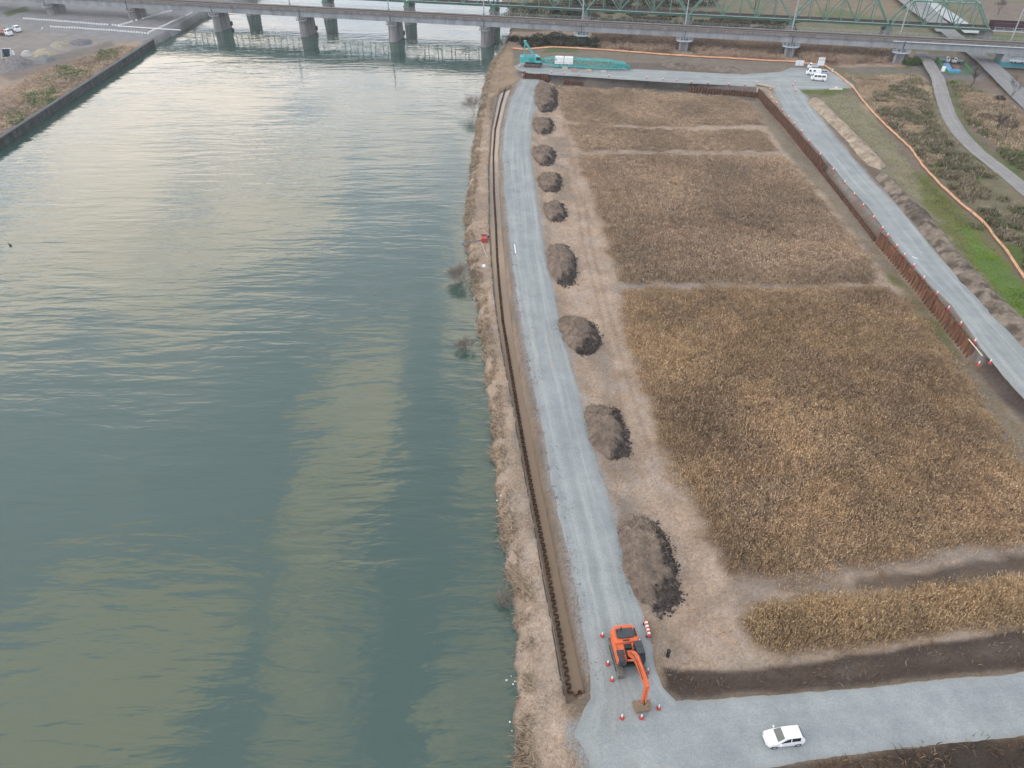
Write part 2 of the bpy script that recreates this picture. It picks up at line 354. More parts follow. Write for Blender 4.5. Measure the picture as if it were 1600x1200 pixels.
F2 = [(905, 245), (1000, 245), (1220, 245), (1260, 290), (1300, 340), (1350, 400), (1360, 440), (1200, 440), (1060, 440), (970, 437), (955, 380), (930, 310)]
F3 = [(890, 195), (1000, 203), (1190, 205), (1215, 235), (1000, 235), (910, 235)]
F4 = [(875, 138), (1000, 143), (1150, 154), (1172, 166), (1190, 195), (1000, 197), (885, 190)]
FS = [(1160, 975), (1190, 948), (1260, 938), (1400, 927), (1500, 917), (1700, 895), (1700, 962), (1600, 975), (1500, 985), (1400, 1000), (1300, 1012), (1220, 1020), (1180, 1005)]
# whole reed field floor, mown margins, bank
paint([(860, 120), (1190, 140), (1540, 580), (1720, 800), (1720, 1010), (1040, 1060), (905, 620), (830, 250)], STRAW2, 2, 1.5, 1, ZF)
paint([(832, 120), (875, 130), (900, 240), (950, 420), (1000, 620), (1060, 760), (1120, 880), (1200, 905), (1160, 980), (1180, 1020), (1040, 1050), (1010, 960), (900, 610), (850, 380), (828, 250)], STRAW, 2, 1.2, 1, ZF)
for (a, b) in (((905, 520), (990, 640)), ((960, 690), (1000, 830)), ((850, 180), (905, 330)), ((1010, 940), (1060, 1010))):
    paint([(a[0], a[1]), (a[0] + 35, a[1]), (b[0], b[1]), (b[0] - 40, b[1])], GREYB, 2, 2, .7, ZF, patch=.6)
for tr_line in ([(893, 250), (882, 278), (902, 318), (911, 380), (934, 470), (955, 560), (984, 700), (1012, 765)], [(915, 330), (928, 400), (955, 500), (985, 610), (1015, 700)], [(880, 190), (905, 300), (925, 350)]):
    tl_ = np.array(tr_line, float); paint(np.r_[tl_ - (2.2, 0), (tl_ + (2.2, 0))[::-1]], (.27, .20, .15), .45, .4, .7, ZF)
paint([(1035, 1000), (1100, 940), (1160, 900), (1165, 912), (1110, 955), (1050, 1012)], (.28, .215, .165), .5, .6, .6, ZF)
paint(np.vstack([SHORE[2:22] , TR_L[::-1]]), STRAW, 1, .6)
for (a, b, cc, d) in ((735, 300, 770, 345), (735, 400, 772, 440), (790, 1000, 830, 1080), (750, 510, 790, 560), (820, 1120, 880, 1190), (780, 760, 815, 800)):
    paint([(a, b), (cc, b), (cc, d), (a, d)], GREYB, 1.5, 2, .45, ZB, patch=.8)
paint([(768, 98), (800, 70), (830, 100), (815, 122), (795, 140), (780, 140), (752, 170), (757, 130)], (.31, .225, .15), 1.5, 1.5, 1, ZB)
# soil slope between trench and haul road
paint(np.vstack([TR_R, R1_L[::-1][2:]]), MUD, .6, .7); paint(np.vstack([TR_R + (.6, 0), (R1_L + (.6, 0))[::-1][2:]]), (.215, .17, .145), .7, .8)
for f, c in ((F1, LITTER), (F2, LITTER), (F3, (.16, .12, .085)), (F4, (.16, .12, .09)), (FS, (.19, .13, .075))): paint(f, c, 1.5, 1.2, .92, ZF)
# tracks across the field
for f in ([(960, 440), (1300, 446), (1400, 450), (1400, 462), (1200, 458), (960, 458)], [(900, 236), (1220, 238), (1228, 246), (900, 246)], [(1140, 895), (1200, 902), (1400, 872), (1600, 848), (1700, 838), (1700, 862), (1600, 872), (1400, 890), (1250, 912), (1190, 940), (1150, 960)]):
    paint(f, (.27, .22, .185), .8, .7, .85, ZF)
paint([(1330, 905), (1450, 890), (1600, 868), (1700, 856), (1700, 890), (1600, 898), (1450, 915), (1340, 925)], DARK, .8, 1.0, .85, ZF)
paint([(1200, 915), (1340, 905), (1450, 905), (1600, 885), (1700, 875), (1700, 900), (1500, 915), (1260, 935)], BROWN, .8, 1.0, .6, ZF)
# dark ditch bank by the bottom road, dark scrub below it
paint([(1036, 1050), (1150, 1048), (1300, 1030), (1400, 1014), (1500, 998), (1600, 985), (1720, 970), (1720, 1040), (1600, 1048), (1400, 1068), (1200, 1087), (1065, 1093), (1042, 1080)], (.080, .059, .048), .35, .5, 1, ZF)
paint([(1150, 1055), (1300, 1045), (1500, 1016), (1700, 990), (1700, 1005), (1500, 1034), (1300, 1058)], (.125, .096, .076), .8, 1.2, .7, ZF)
paint([(1180, 1203), (1300, 1187), (1400, 1174), (1500, 1162), (1720, 1136), (1720, 1330), (1150, 1330)], (.09, .066, .048), .4, .5, 1, ZR)
paint([(1400, 1185), (1500, 1170), (1720, 1150), (1720, 1250), (1400, 1250)], (.05, .04, .034), .8, 2, .8, ZR)
for (l, r, zz_) in ((R1_L[:17], R1_R[:17], ZR), (R2_L, R2_R, ZP), (R3_T, R3_B, ZP)):
    pp = np.vstack([l, r[::-1]]); cc = pp.mean(0); l2 = resample(l, 60); r2 = resample(r, 60); dd_ = r2 - l2; dd_ /= np.linalg.norm(dd_, axis=1)[:, None]
    paint(np.vstack([l2 - dd_ * .7, (r2 + dd_ * .7)[::-1]]), (.27, .262, .25), .45, .55, .85)
paint([(790, 860), (836, 850), (866, 990), (884, 1100), (900, 1140), (896, 1215), (832, 1215), (812, 1120), (806, 1000)], (.45, .35, .275), 1.0, .9, .85, ZB)
paint([(776, 600), (800, 640), (836, 850), (795, 860), (780, 760)], (.43, .33, .255), 1.0, .9, .7, ZB)
# brown patches on the bank by the junction
for f in ([(895, 1150), (935, 1140), (940, 1165), (900, 1165)], [(930, 1185), (960, 1178), (962, 1215), (925, 1215)], [(885, 1100), (920, 1095), (925, 1118), (890, 1120)]): paint(f, (.20, .155, .115), .5, .9, .8, ZR)
# gravel spill left of junction
for f in ([(880, 1135), (905, 1120), (930, 1110), (935, 1180), (880, 1170)], [(900, 1170), (930, 1160), (930, 1215), (905, 1215)]): paint(f, GRAV, .6, 1.0, .75, ZR)
# mown strip along the wall, green patches at its foot
paint([(1160, 150), (1190, 152), (1275, 258), (1370, 380), (1515, 562), (1640, 720), (1600, 730), (1500, 590), (1420, 470), (1360, 400), (1290, 310), (1220, 230)], (.22, .18, .135), 1.0, 1.0, 1, ZF)
paint([(1380, 420), (1440, 460), (1480, 520), (1500, 560), (1480, 560), (1430, 490), (1390, 440)], MOSS, .8, 1.0, .8, ZF, patch=.7)
paint([(1530, 580), (1600, 660), (1720, 800), (1720, 730), (1600, 625), (1540, 560)], (.12, .095, .085), .8, .8, 1, ZF)
# strip between pile wall and right-hand road
paint(np.vstack([PLATP[11:19], R2_L[::-1][2:14]]), (.175, .135, .112), .5, .4)
paint([(860, 118), (1000, 125), (1182, 138), (1184, 150), (1070, 141), (940, 136), (870, 130)], (.135, .112, .098), .4, .5, .9, 3.0)
# plateau right of the road
paint([(1262, 160), (1380, 270), (1600, 535), (1700, 650), (1700, 610), (1600, 470), (1440, 280), (1340, 150), (1300, 145)], (.215, .195, .125), 1.0, 2.0, 1, ZP)
paint([(1300, 170), (1420, 270), (1440, 300), (1380, 260)], (.2, .17, .11), 1, 2, .8, ZP)
paint([(1425, 262), (1452, 275), (1500, 325), (1570, 400), (1610, 455), (1610, 505), (1540, 440), (1480, 365), (1440, 310)], MOSS, 1.2, 1.6, 1, ZP)
paint([(1500, 350), (1570, 405), (1640, 500), (1640, 545), (1560, 470), (1520, 400)], (.105, .17, .035), 1.5, 2, 1, ZP)
paint([(1395, 330), (1420, 335), (1530, 470), (1600, 530), (1580, 530), (1500, 450)], (.11, .12, .045), .8, 1, .5, ZP)
# beyond the net: rough scrub, tan reeds, green verges
paint([(1295, 104), (1440, 95), (1470, 150), (1500, 215), (1600, 310), (1700, 390), (1700, 560), (1600, 430), (1500, 315), (1400, 205)], (.17, .15, .095), 1.5, 2, 1, ZP)
for f in ([(1330, 118), (1440, 110), (1462, 145), (1450, 165), (1400, 175), (1345, 150)], [(1350, 165), (1430, 160), (1445, 200), (1425, 212), (1385, 190)], [(1500, 140), (1560, 150), (1620, 200), (1620, 270), (1560, 225), (1510, 180)], [(1425, 228), (1450, 230), (1465, 255), (1445, 262)]):
    paint(f, TAN, 1.2, 2, .9, ZP)
for f in ([(1484, 125), (1500, 120), (1530, 135), (1500, 145), (1505, 190), (1520, 215), (1600, 275), (1660, 320), (1640, 320), (1560, 250), (1500, 200)], [(1450, 258), (1520, 243), (1530, 250), (1480, 270), (1460, 272)], [(1515, 270), (1540, 268), (1535, 290), (1518, 285)], [(1560, 380), (1600, 385), (1640, 430), (1600, 430)], [(1290, 118), (1310, 122), (1325, 140), (1300, 140)], [(1245, 138), (1330, 140), (1300, 150), (1255, 146)]):
    paint(f, GREEN, 1.2, 1.8, .9, ZP)
paint([(1410, 85), (1436, 84), (1440, 98), (1415, 100)], DGREEN, .8, 1, 1, ZP)
paint([(1436, 78), (1470, 78), (1545, 100), (1540, 120), (1480, 118), (1465, 125), (1440, 108), (1330, 106), (1330, 100), (1430, 104)], (.17, .15, .145), 1.0, 1.0, 1, ZP)
# strip between net and bridge, worn ground by the crane
paint([(800, 66), (1290, 102), (1240, 108), (1160, 116), (985, 106), (800, 96)], (.185, .155, .125), 1, 1.2, 1, ZP)
paint([(850, 72), (905, 76), (905, 82), (850, 80)], (.1, .13, .05), .8, 1.2, .9, ZP)
paint([(920, 95), (1050, 100), (1150, 108), (1140, 115), (985, 108)], (.13, .105, .085), .8, 1.5, .8, ZP)
paint([(790, 64), (960, 78), (1240, 96), (1300, 100), (1430, 98), (1420, 70), (1240, 55), (960, 40), (800, 40)], (.32, .24, .185), 1.2, 1.5, 1, ZP)
# far ground behind the bridges
paint([(800, 40), (1600, 90), (1900, 110), (1900, -90), (790, -90)], (.16, .15, .095), 3, 3, 1, 3.0)
for f, c in (([(1250, 0), (1400, -5), (1420, 22), (1260, 28)], (.21, .16, .11)), ([(1260, 18), (1300, 10), (1390, 30), (1330, 40)], (.115, .135, .055)), ([(1200, 0), (1260, -10), (1280, 25), (1200, 20)], (.19, .15, .11)), ([(1440, 10), (1480, 5), (1520, 60), (1490, 60)], (.09, .125, .045)), ([(1540, 50), (1600, 55), (1600, 75), (1540, 66)], (.1, .13, .05)), ([(1500, -10), (1620, 10), (1600, 45), (1520, 20)], (.19, .15, .125))):
    paint(f, c, 2, 3, .9, 3.0)
# far-left bank: car park, dirt yard, rough verge
paint(np.vstack([LEFTSH[1:9], [[-190, 500], [-900, 600], [-900, 100]]]), (.25, .225, .21), 2, 1)
paint([(0, -40), (430, -40), (395, 4), (318, 28), (285, 46), (245, 68), (232, 66), (80, 55), (0, 38), (-200, 20), (-200, -40)], (.225, .225, .23), 1.5, 1.0, 1, ZL)
paint([(0, 120), (60, 105), (120, 90), (190, 66), (240, 66), (240, 74), (0, 230), (-200, 340), (-200, 200)], (.31, .24, .19), 1.5, 2.0, 1, ZL)
for f in ([(108, 118), (138, 105), (140, 112), (118, 124)], [(40, 152), (88, 138), (84, 160), (52, 170)], [(15, 180), (35, 170), (38, 190), (20, 195)], [(150, 85), (185, 76), (188, 84), (160, 95)], [(70, 120), (85, 118), (85, 132), (72, 134)]):
    paint(f, (.085, .15, .04), 1.0, 2.0, .9, ZL)
paint([(5, 22), (40, 12), (48, 17), (12, 28)], (.10, .125, .06), .8, 1, 1, ZL)
paint([(60, 95), (140, 75), (175, 65), (180, 72), (90, 110), (20, 130), (0, 120)], (.13, .115, .105), 1, 1.5, .6, ZL)
# everything under water: silt
Cw = np.array((.10, .095, .07)); wv = smooth(.25, -.1, H)[..., None]; C = C * (1 - wv) + Cw * wv
C *= (.82 + .36 * n2) * (1 + (hash2(np.arange(C.shape[0])[:, None] + 0 * XX.astype(int), np.arange(C.shape[1])[None] + 0 * XX.astype(int), 4)[..., None] - .5) * .22)

def ground_material():
    m = bpy.data.materials.new('ground_cover'); m.use_nodes = True; nt = m.node_tree; N = nt.nodes; L = nt.links
    b = N['Principled BSDF']; b.inputs['Roughness'].default_value = .95; b.inputs['Specular IOR Level'].default_value = .1
    at = N.new('ShaderNodeAttribute'); at.attribute_name = 'col'; geo = N.new('ShaderNodeNewGeometry')
    def noise(sc, det, rough=.6, off=0):
        n = N.new('ShaderNodeTexNoise'); n.inputs['Scale'].default_value = sc; n.inputs['Detail'].default_value = det; n.inputs['Roughness'].default_value = rough
        L.new(geo.outputs['Position'], n.inputs['Vector']); return n.outputs[0]
    fine = noise(4.2, 9, .82); big = noise(.35, 5)
    mr = N.new('ShaderNodeMapRange'); L.new(fine, mr.inputs[0]); mr.inputs[1].default_value = .28; mr.inputs[2].default_value = .72; mr.inputs[3].default_value = .52; mr.inputs[4].default_value = 1.48
    hs = N.new('ShaderNodeHueSaturation'); L.new(at.outputs['Color'], hs.inputs['Color']); L.new(mr.outputs[0], hs.inputs['Value'])
    mr2 = N.new('ShaderNodeMapRange'); L.new(big, mr2.inputs[0]); mr2.inputs[1].default_value = .3; mr2.inputs[2].default_value = .7; mr2.inputs[3].default_value = .75; mr2.inputs[4].default_value = 1.2
    L.new(mr2.outputs[0], hs.inputs['Saturation']); L.new(hs.outputs[0], b.inputs['Base Color'])
    bp = N.new('ShaderNodeBump'); bp.inputs['Strength'].default_value = .6; bp.inputs['Distance'].default_value = .25; L.new(fine, bp.inputs['Height']); L.new(bp.outputs[0], b.inputs['Normal'])
    return m
ny, nx = XX.shape
ii = np.arange(ny * nx).reshape(ny, nx)
q = np.stack([ii[:-1, :-1], ii[:-1, 1:], ii[1:, 1:], ii[1:, :-1]], -1).reshape(-1, 4)
ground = np_mesh('ground', np.stack([XX, YY, H], -1).reshape(-1, 3), q, mat=ground_material(), smooth_=True, colors=C.reshape(-1, 3))
tag(ground, kind='structure')
def hz(x, y): return float(height(np.array([x], float), np.array([y], float))[0])

# ---------------------------------------------------------------- water
def water_material(name, deep, wave=1.0, rough=.03, ior=1.68):
    m = bpy.data.materials.new(name); m.use_nodes = True; nt = m.node_tree; N = nt.nodes; L = nt.links
    b = N['Principled BSDF']; b.inputs['Roughness'].default_value = rough; b.inputs['IOR'].default_value = ior; b.inputs['Base Color'].default_value = (*deep, 1)
    geo = N.new('ShaderNodeNewGeometry')
    def wv(rot, sx, sy, det, dist, rough_=.5):
        mp = N.new('ShaderNodeMapping'); mp.inputs['Rotation'].default_value = (0, 0, R(rot)); mp.inputs['Scale'].default_value = (sx, sy, 1); L.new(geo.outputs['Position'], mp.inputs[0])
        n = N.new('ShaderNodeTexNoise'); n.inputs['Scale'].default_value = 1; n.inputs['Detail'].default_value = det; n.inputs['Roughness'].default_value = rough_; n.inputs['Distortion'].default_value = dist; L.new(mp.outputs[0], n.inputs['Vector']); return n.outputs[0]
    a = wv(-9, .05, .22, 2, .5); c = wv(5, .13, .55, 3, .4); d = wv(-16, .5, 1.6, 2, .2)
    # calm and ruffled patches
    pt = wv(0, .018, .03, 3, .6); pr = N.new('ShaderNodeMapRange'); L.new(pt, pr.inputs[0]); pr.inputs[1].default_value = .35; pr.inputs[2].default_value = .65; pr.inputs[3].default_value = .45; pr.inputs[4].default_value = 1.3
    def mul(x, k):
        n = N.new('ShaderNodeMath'); n.operation = 'MULTIPLY'; L.new(x, n.inputs[0])
        if isinstance(k, float): n.inputs[1].default_value = k
        else: L.new(k, n.inputs[1])
        return n.outputs[0]
    def add(x, y):
        n = N.new('ShaderNodeMath'); L.new(x, n.inputs[0]); L.new(y, n.inputs[1]); return n.outputs[0]
    h = mul(add(add(mul(a, .40), mul(c, .22)), mul(d, .055)), pr.outputs[0])
    bp = N.new('ShaderNodeBump'); bp.inputs['Strength'].default_value = 1.0; bp.inputs['Distance'].default_value = .55 * wave; L.new(h, bp.inputs['Height']); L.new(bp.outputs[0], b.inputs['Normal'])
    # silt plume colour
    st = wv(10, .012, .012, 4, .5); mx = N.new('ShaderNodeMixRGB'); L.new(st, mx.inputs[0]); mx.inputs[1].default_value = (*deep, 1); mx.inputs[2].default_value = (deep[0] * 1.3, deep[1] * 1.12, deep[2] * .95, 1); L.new(mx.outputs[0], b.inputs['Base Color'])
    return m
MW = water_material('river_water', (.035, .074, .067), .72)
w = MB().quad((-3000, -400, 0), (60, -400, 0), (60, 9000, 0), (-3000, 9000, 0)).build('river_water', MW); tag(w, kind='structure')
tw = np.vstack([TR_L + (-.25, 0), (TR_R + (.35, 0))[::-1]])
def strip_mesh(L_, R_, z, name, m, nacross=2, uvs=False):
    n = len(L_); vs = []; uv = []
    for i in range(n):
        for k in range(nacross):
            t = k / (nacross - 1); p = L_[i] * (1 - t) + R_[i] * t; vs.append((p[0], p[1], z if np.isscalar(z) else z[i])); uv.append((t, i / n))
    id_ = np.arange(n * nacross).reshape(n, nacross)
    q = np.stack([id_[:-1, :-1], id_[:-1, 1:], id_[1:, 1:], id_[1:, :-1]], -1).reshape(-1, 4)
    return np_mesh(name, vs, q[:, ::-1], mat=m, smooth_=True, uv=uv)
tl, tr = resample(TR_L, 120) + (-.25, 0), resample(TR_R, 120) + (.4, 0)
MT = water_material('trench_water', (.20, .155, .11), .12, .05, 1.45)
o = strip_mesh(tl, tr, .6, 'trench_water', MT); tag(o, kind='structure')

# ---------------------------------------------------------------- gravel roads
def gravel_material(name, c0, c1, streak=.45):
    m = bpy.data.materials.new(name); m.use_nodes = True; nt = m.node_tree; N = nt.nodes; L = nt.links
    b = N['Principled BSDF']; b.inputs['Roughness'].default_value = .92; b.inputs['Specular IOR Level'].default_value = .2
    geo = N.new('ShaderNodeNewGeometry'); uv = N.new('ShaderNodeTexCoord')
    def noise(vec, sc, det, rough=.6):
        n = N.new('ShaderNodeTexNoise'); n.inputs['Scale'].default_value = sc; n.inputs['Detail'].default_value = det; n.inputs['Roughness'].default_value = rough; L.new(vec, n.inputs['Vector']); return n.outputs[0]
    big = noise(geo.outputs['Position'], .22, 6, .65); fine = noise(geo.outputs['Position'], 5.5, 5, .8)
    mp = N.new('ShaderNodeMapping'); mp.inputs['Scale'].default_value = (6.5, .02, 1); L.new(uv.outputs['UV'], mp.inputs[0]); st = noise(mp.outputs[0], 1, 6, .6)
    def ramp(x, a, b_, lo, hi):
        r = N.new('ShaderNodeMapRange'); L.new(x, r.inputs[0]); r.inputs[1].default_value = a; r.inputs[2].default_value = b_; r.inputs[3].default_value = lo; r.inputs[4].default_value = hi; return r.outputs[0]
    mx = N.new('ShaderNodeMixRGB'); L.new(ramp(big, .3, .7, 0, 1), mx.inputs[0]); mx.inputs[1].default_value = (*c0, 1); mx.inputs[2].default_value = (*c1, 1)
    mx2 = N.new('ShaderNodeMixRGB'); L.new(ramp(st, .46, .66, 0, streak), mx2.inputs[0]); L.new(mx.outputs[0], mx2.inputs[1]); mx2.inputs[2].default_value = (.47, .465, .44, 1)
    mp9 = N.new('ShaderNodeMapping'); mp9.inputs['Scale'].default_value = (6, .03, 1); mp9.inputs['Location'].default_value = (3.3, 8, 0); L.new(uv.outputs['UV'], mp9.inputs[0]); st9 = noise(mp9.outputs[0], 1, 7, .7)
    mx9 = N.new('ShaderNodeMixRGB'); L.new(ramp(st9, .50, .72, 0, streak * .9), mx9.inputs[0]); L.new(mx2.outputs[0], mx9.inputs[1]); mx9.inputs[2].default_value = (.20, .185, .165, 1); mx2 = mx9
    hs = N.new('ShaderNodeHueSaturation'); L.new(mx2.outputs[0], hs.inputs['Color']); L.new(ramp(fine, .25, .75, .74, 1.26), hs.inputs['Value'])
    # dust worn thin at the edges
    sx = N.new('ShaderNodeSeparateXYZ'); L.new(uv.outputs['UV'], sx.inputs[0])
    def mth(op, a, b_):
        n = N.new('ShaderNodeMath'); n.operation = op
        for i, v in enumerate((a, b_)):
            if isinstance(v, (int, float)): n.inputs[i].default_value = v
            else: L.new(v, n.inputs[i])
        return n.outputs[0]
    ed = mth('ABSOLUTE', mth('SUBTRACT', sx.outputs[0], .5), 0); ed = mth('ADD', ed, mth('MULTIPLY', mth('SUBTRACT', fine, .5), .12))
    mx3 = N.new('ShaderNodeMixRGB'); L.new(ramp(ed, .41, .5, 0, .45), mx3.inputs[0]); L.new(hs.outputs[0], mx3.inputs[1]); mx3.inputs[2].default_value = (.265, .24, .215, 1)
    L.new(mx3.outputs[0], b.inputs['Base Color'])
    bp = N.new('ShaderNodeBump'); bp.inputs['Strength'].default_value = .5; bp.inputs['Distance'].default_value = .06; L.new(fine, bp.inputs['Height']); L.new(bp.outputs[0], b.inputs['Normal'])
    return m
GRM = gravel_material('grey_gravel', (.225, .252, .262), (.325, .350, .355))
DRM = gravel_material('worn_track', (.21, .20, .20), (.285, .275, .27), .3); PVM = gravel_material('asphalt', (.19, .195, .20), (.245, .25, .255), .15)
def road(name, L_, R_, z, m, step=.3, across=14, jit=.3, seed=1):
    n = int(max(plen(L_), plen(R_)) / step); a = resample(L_, n); b = resample(R_, n); along = np.r_[0, np.cumsum(np.hypot(*np.diff((a + b) / 2, axis=0).T))]
    s = np.arange(n) * step; ja = (fbm(s, s * 0, 3.2, 5, seed, .75) - .5) * 2 * jit; jb = (fbm(s, s * 0 + 9, 3.2, 5, seed + 5, .75) - .5) * 2 * jit
    d = b - a; d /= np.linalg.norm(d, axis=1)[:, None]; a = a + d * ja[:, None]; b = b + d * jb[:, None]
    t = np.linspace(0, 1, across)
    P = a[:, None] * (1 - t)[None, :, None] + b[:, None] * t[None, :, None]
    zz = z + .05 * (1 - (2 * t - 1) ** 4)[None] - .10 * (np.abs(2 * t - 1) > .99)[None] + (fbm(P[..., 0], P[..., 1], 3, 3, seed) - .5) * .05
    v = np.concatenate([P, zz[..., None]], -1).reshape(-1, 3); uv = np.stack([np.tile(t, (n, 1)), np.tile(along[:, None], (1, across))], -1).reshape(-1, 2)
    id_ = np.arange(n * across).reshape(n, across); q = np.stack([id_[:-1, :-1], id_[:-1, 1:], id_[1:, 1:], id_[1:, :-1]], -1).reshape(-1, 4)
    if np.cross(P[1, 0] - P[0, 0], P[0, -1] - P[0, 0]) > 0: q = q[:, ::-1]
    o = np_mesh(name, v, q, mat=m, smooth_=True, uv=uv); tag(o, kind='structure'); return o
road('haul_road', R1_L, R1_R, ZR, GRM); road('site_road', RB_T, RB_B, ZR + .012, gravel_material('patchy_gravel', (.225, .252, .262), (.34, .365, .37), .12), seed=4)
road('raised_road', R2_L, R2_R, ZP, GRM, seed=8); road('crossing_road', R3_T, R3_B, ZP + .012, GRM, seed=12)
def offset_road(name, cl, w, m, z, seed):
    c = resample(cl, int(plen(cl) / 2)); d = np.gradient(c, axis=0); d /= np.linalg.norm(d, axis=1)[:, None]; nrm = np.stack([-d[:, 1], d[:, 0]], 1)
    return road(name, c + nrm * w / 2, c - nrm * w / 2, z, m, .8, 9, .25, seed)
offset_road('farm_track', TRACK, 4.2, DRM, ZP + .22, 15); offset_road('paved_road', PAVED, 6.5, PVM, ZP + .24, 17)
o = offset_road('canal_path', GL([(1404, -8), (1440, 20), (1462, 34), (1480, 52)], 3.5), 8, DRM, ZP + .2, 19)
o = offset_road('canal_water', GL([(1428, -8), (1462, 12), (1500, 38), (1522, 54)], 3.5), 7, mat('pale_water', (.40, .42, .43), .85, 0, .2), ZP + .21, 21)
# ---------------------------------------------------------------- vegetation
def leaf_material(name, rough=.8, trans=.0):
    m = bpy.data.materials.new(name); m.use_nodes = True; nt = m.node_tree; N = nt.nodes; L = nt.links
    b = N['Principled BSDF']; b.inputs['Roughness'].default_value = rough; b.inputs['Specular IOR Level'].default_value = .15
    at = N.new('ShaderNodeAttribute'); at.attribute_name = 'col'
    n = N.new('ShaderNodeTexNoise'); n.inputs['Scale'].default_value = .9; n.inputs['Detail'].default_value = 4; geo = N.new('ShaderNodeNewGeometry'); L.new(geo.outputs['Position'], n.inputs['Vector'])
    mr = N.new('ShaderNodeMapRange'); L.new(n.outputs[0], mr.inputs[0]); mr.inputs[1].default_value = .3; mr.inputs[2].default_value = .7; mr.inputs[3].default_value = .8; mr.inputs[4].default_value = 1.2
    hs = N.new('ShaderNodeHueSaturation'); L.new(at.outputs['Color'], hs.inputs['Color']); L.new(mr.outputs[0], hs.inputs['Value']); L.new(hs.outputs[0], b.inputs['Base Color'])
    return m
MLEAF = leaf_material('dry_blades'); MGREEN = leaf_material('leaves', .6)
PIER_CLEAR = [G(px, 2 + .0528 * px, 7.4) for px in (909, 1070, 1237, 1410)]
def in_polys(n_per_m2, polys, z, feather=1.5, soft=.45):
    """random plan points inside pixel polygons, thinned near a wandering edge"""
    out = []
    for p in polys:
        pl = GL(p, z); x0, y0 = pl.min(0) - feather; x1, y1 = pl.max(0) + feather
        n = int((x1 - x0) * (y1 - y0) * n_per_m2); x = RNG.uniform(x0, x1, n); y = RNG.uniform(y0, y1, n)
        s = poly_sd(x, y, pl) + (fbm(x, y, 4, 4, 51) - .5) * feather * 2.4 + (fbm(x, y, 1.0, 2, 53) - .5) * feather
        ok = s + RNG.normal(0, feather * soft, len(s)) < 0
        for ln, wd in ((TRACK, 4.6), (PAVED, 5.0), (NET, 1.6)): ok &= seg_dist(x, y, ln)[0] > wd
        for cx, cy in PIER_CLEAR: ok &= ~((np.abs(x - cx) < 3.6) & (y > cy - 9) & (y < cy + 3))
        out.append(np.stack([x, y], 1)[ok])
    return np.concatenate(out)
def ground_z(x, y):
    j = np.clip(np.searchsorted(GY, y) - 1, 0, len(GY) - 2); i = np.clip(np.searchsorted(GX, x) - 1, 0, len(GX) - 2)
    fx = (x - GX[i]) / (GX[i + 1] - GX[i]); fy = (y - GY[j]) / (GY[j + 1] - GY[j])
    return (H[j, i] * (1 - fx) + H[j, i + 1] * fx) * (1 - fy) + (H[j + 1, i] * (1 - fx) + H[j + 1, i + 1] * fx) * fy
def blades(name, xy, h, lean, az, w, col0, col1, m=None, z=None, sink=.05, **tags):
    n = len(xy); z = ground_z(xy[:, 0], xy[:, 1]) if z is None else z
    base = np.stack([xy[:, 0], xy[:, 1], z - sink], 1)
    d = np.stack([np.cos(az), np.sin(az), 0 * az], 1); fa = RNG.uniform(0, math.pi, n); wd = np.stack([np.cos(fa), np.sin(fa), 0 * fa], 1)
    up = np.array([0, 0, 1.0]); hh = h[:, None]; ll = lean[:, None]
    mid = base + up * hh * .62 + d * hh * ll * .35; tip = base + up * hh * (1 - .22 * ll.clip(0, 2)) + d * hh * ll
    W_ = w[:, None]
    v = np.stack([base - wd * W_ * .5, base + wd * W_ * .5, mid - wd * W_ * .6, mid + wd * W_ * .6, tip], 1).reshape(-1, 3)
    k = np.arange(n)[:, None] * 5
    q = k + np.array([[0, 1, 3, 2]]); t = k + np.array([[2, 3, 4]])
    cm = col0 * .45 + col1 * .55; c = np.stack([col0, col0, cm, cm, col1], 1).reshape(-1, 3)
    o = np_mesh(name, v, q, t, mat=m or MLEAF, colors=c); tag(o, **tags); return o
def jit(n, a, b): return RNG.uniform(a, b, n)
def lerp(a, b, t): a = np.array(a); b = np.array(b); return a * (1 - t[:, None]) + b * t[:, None]

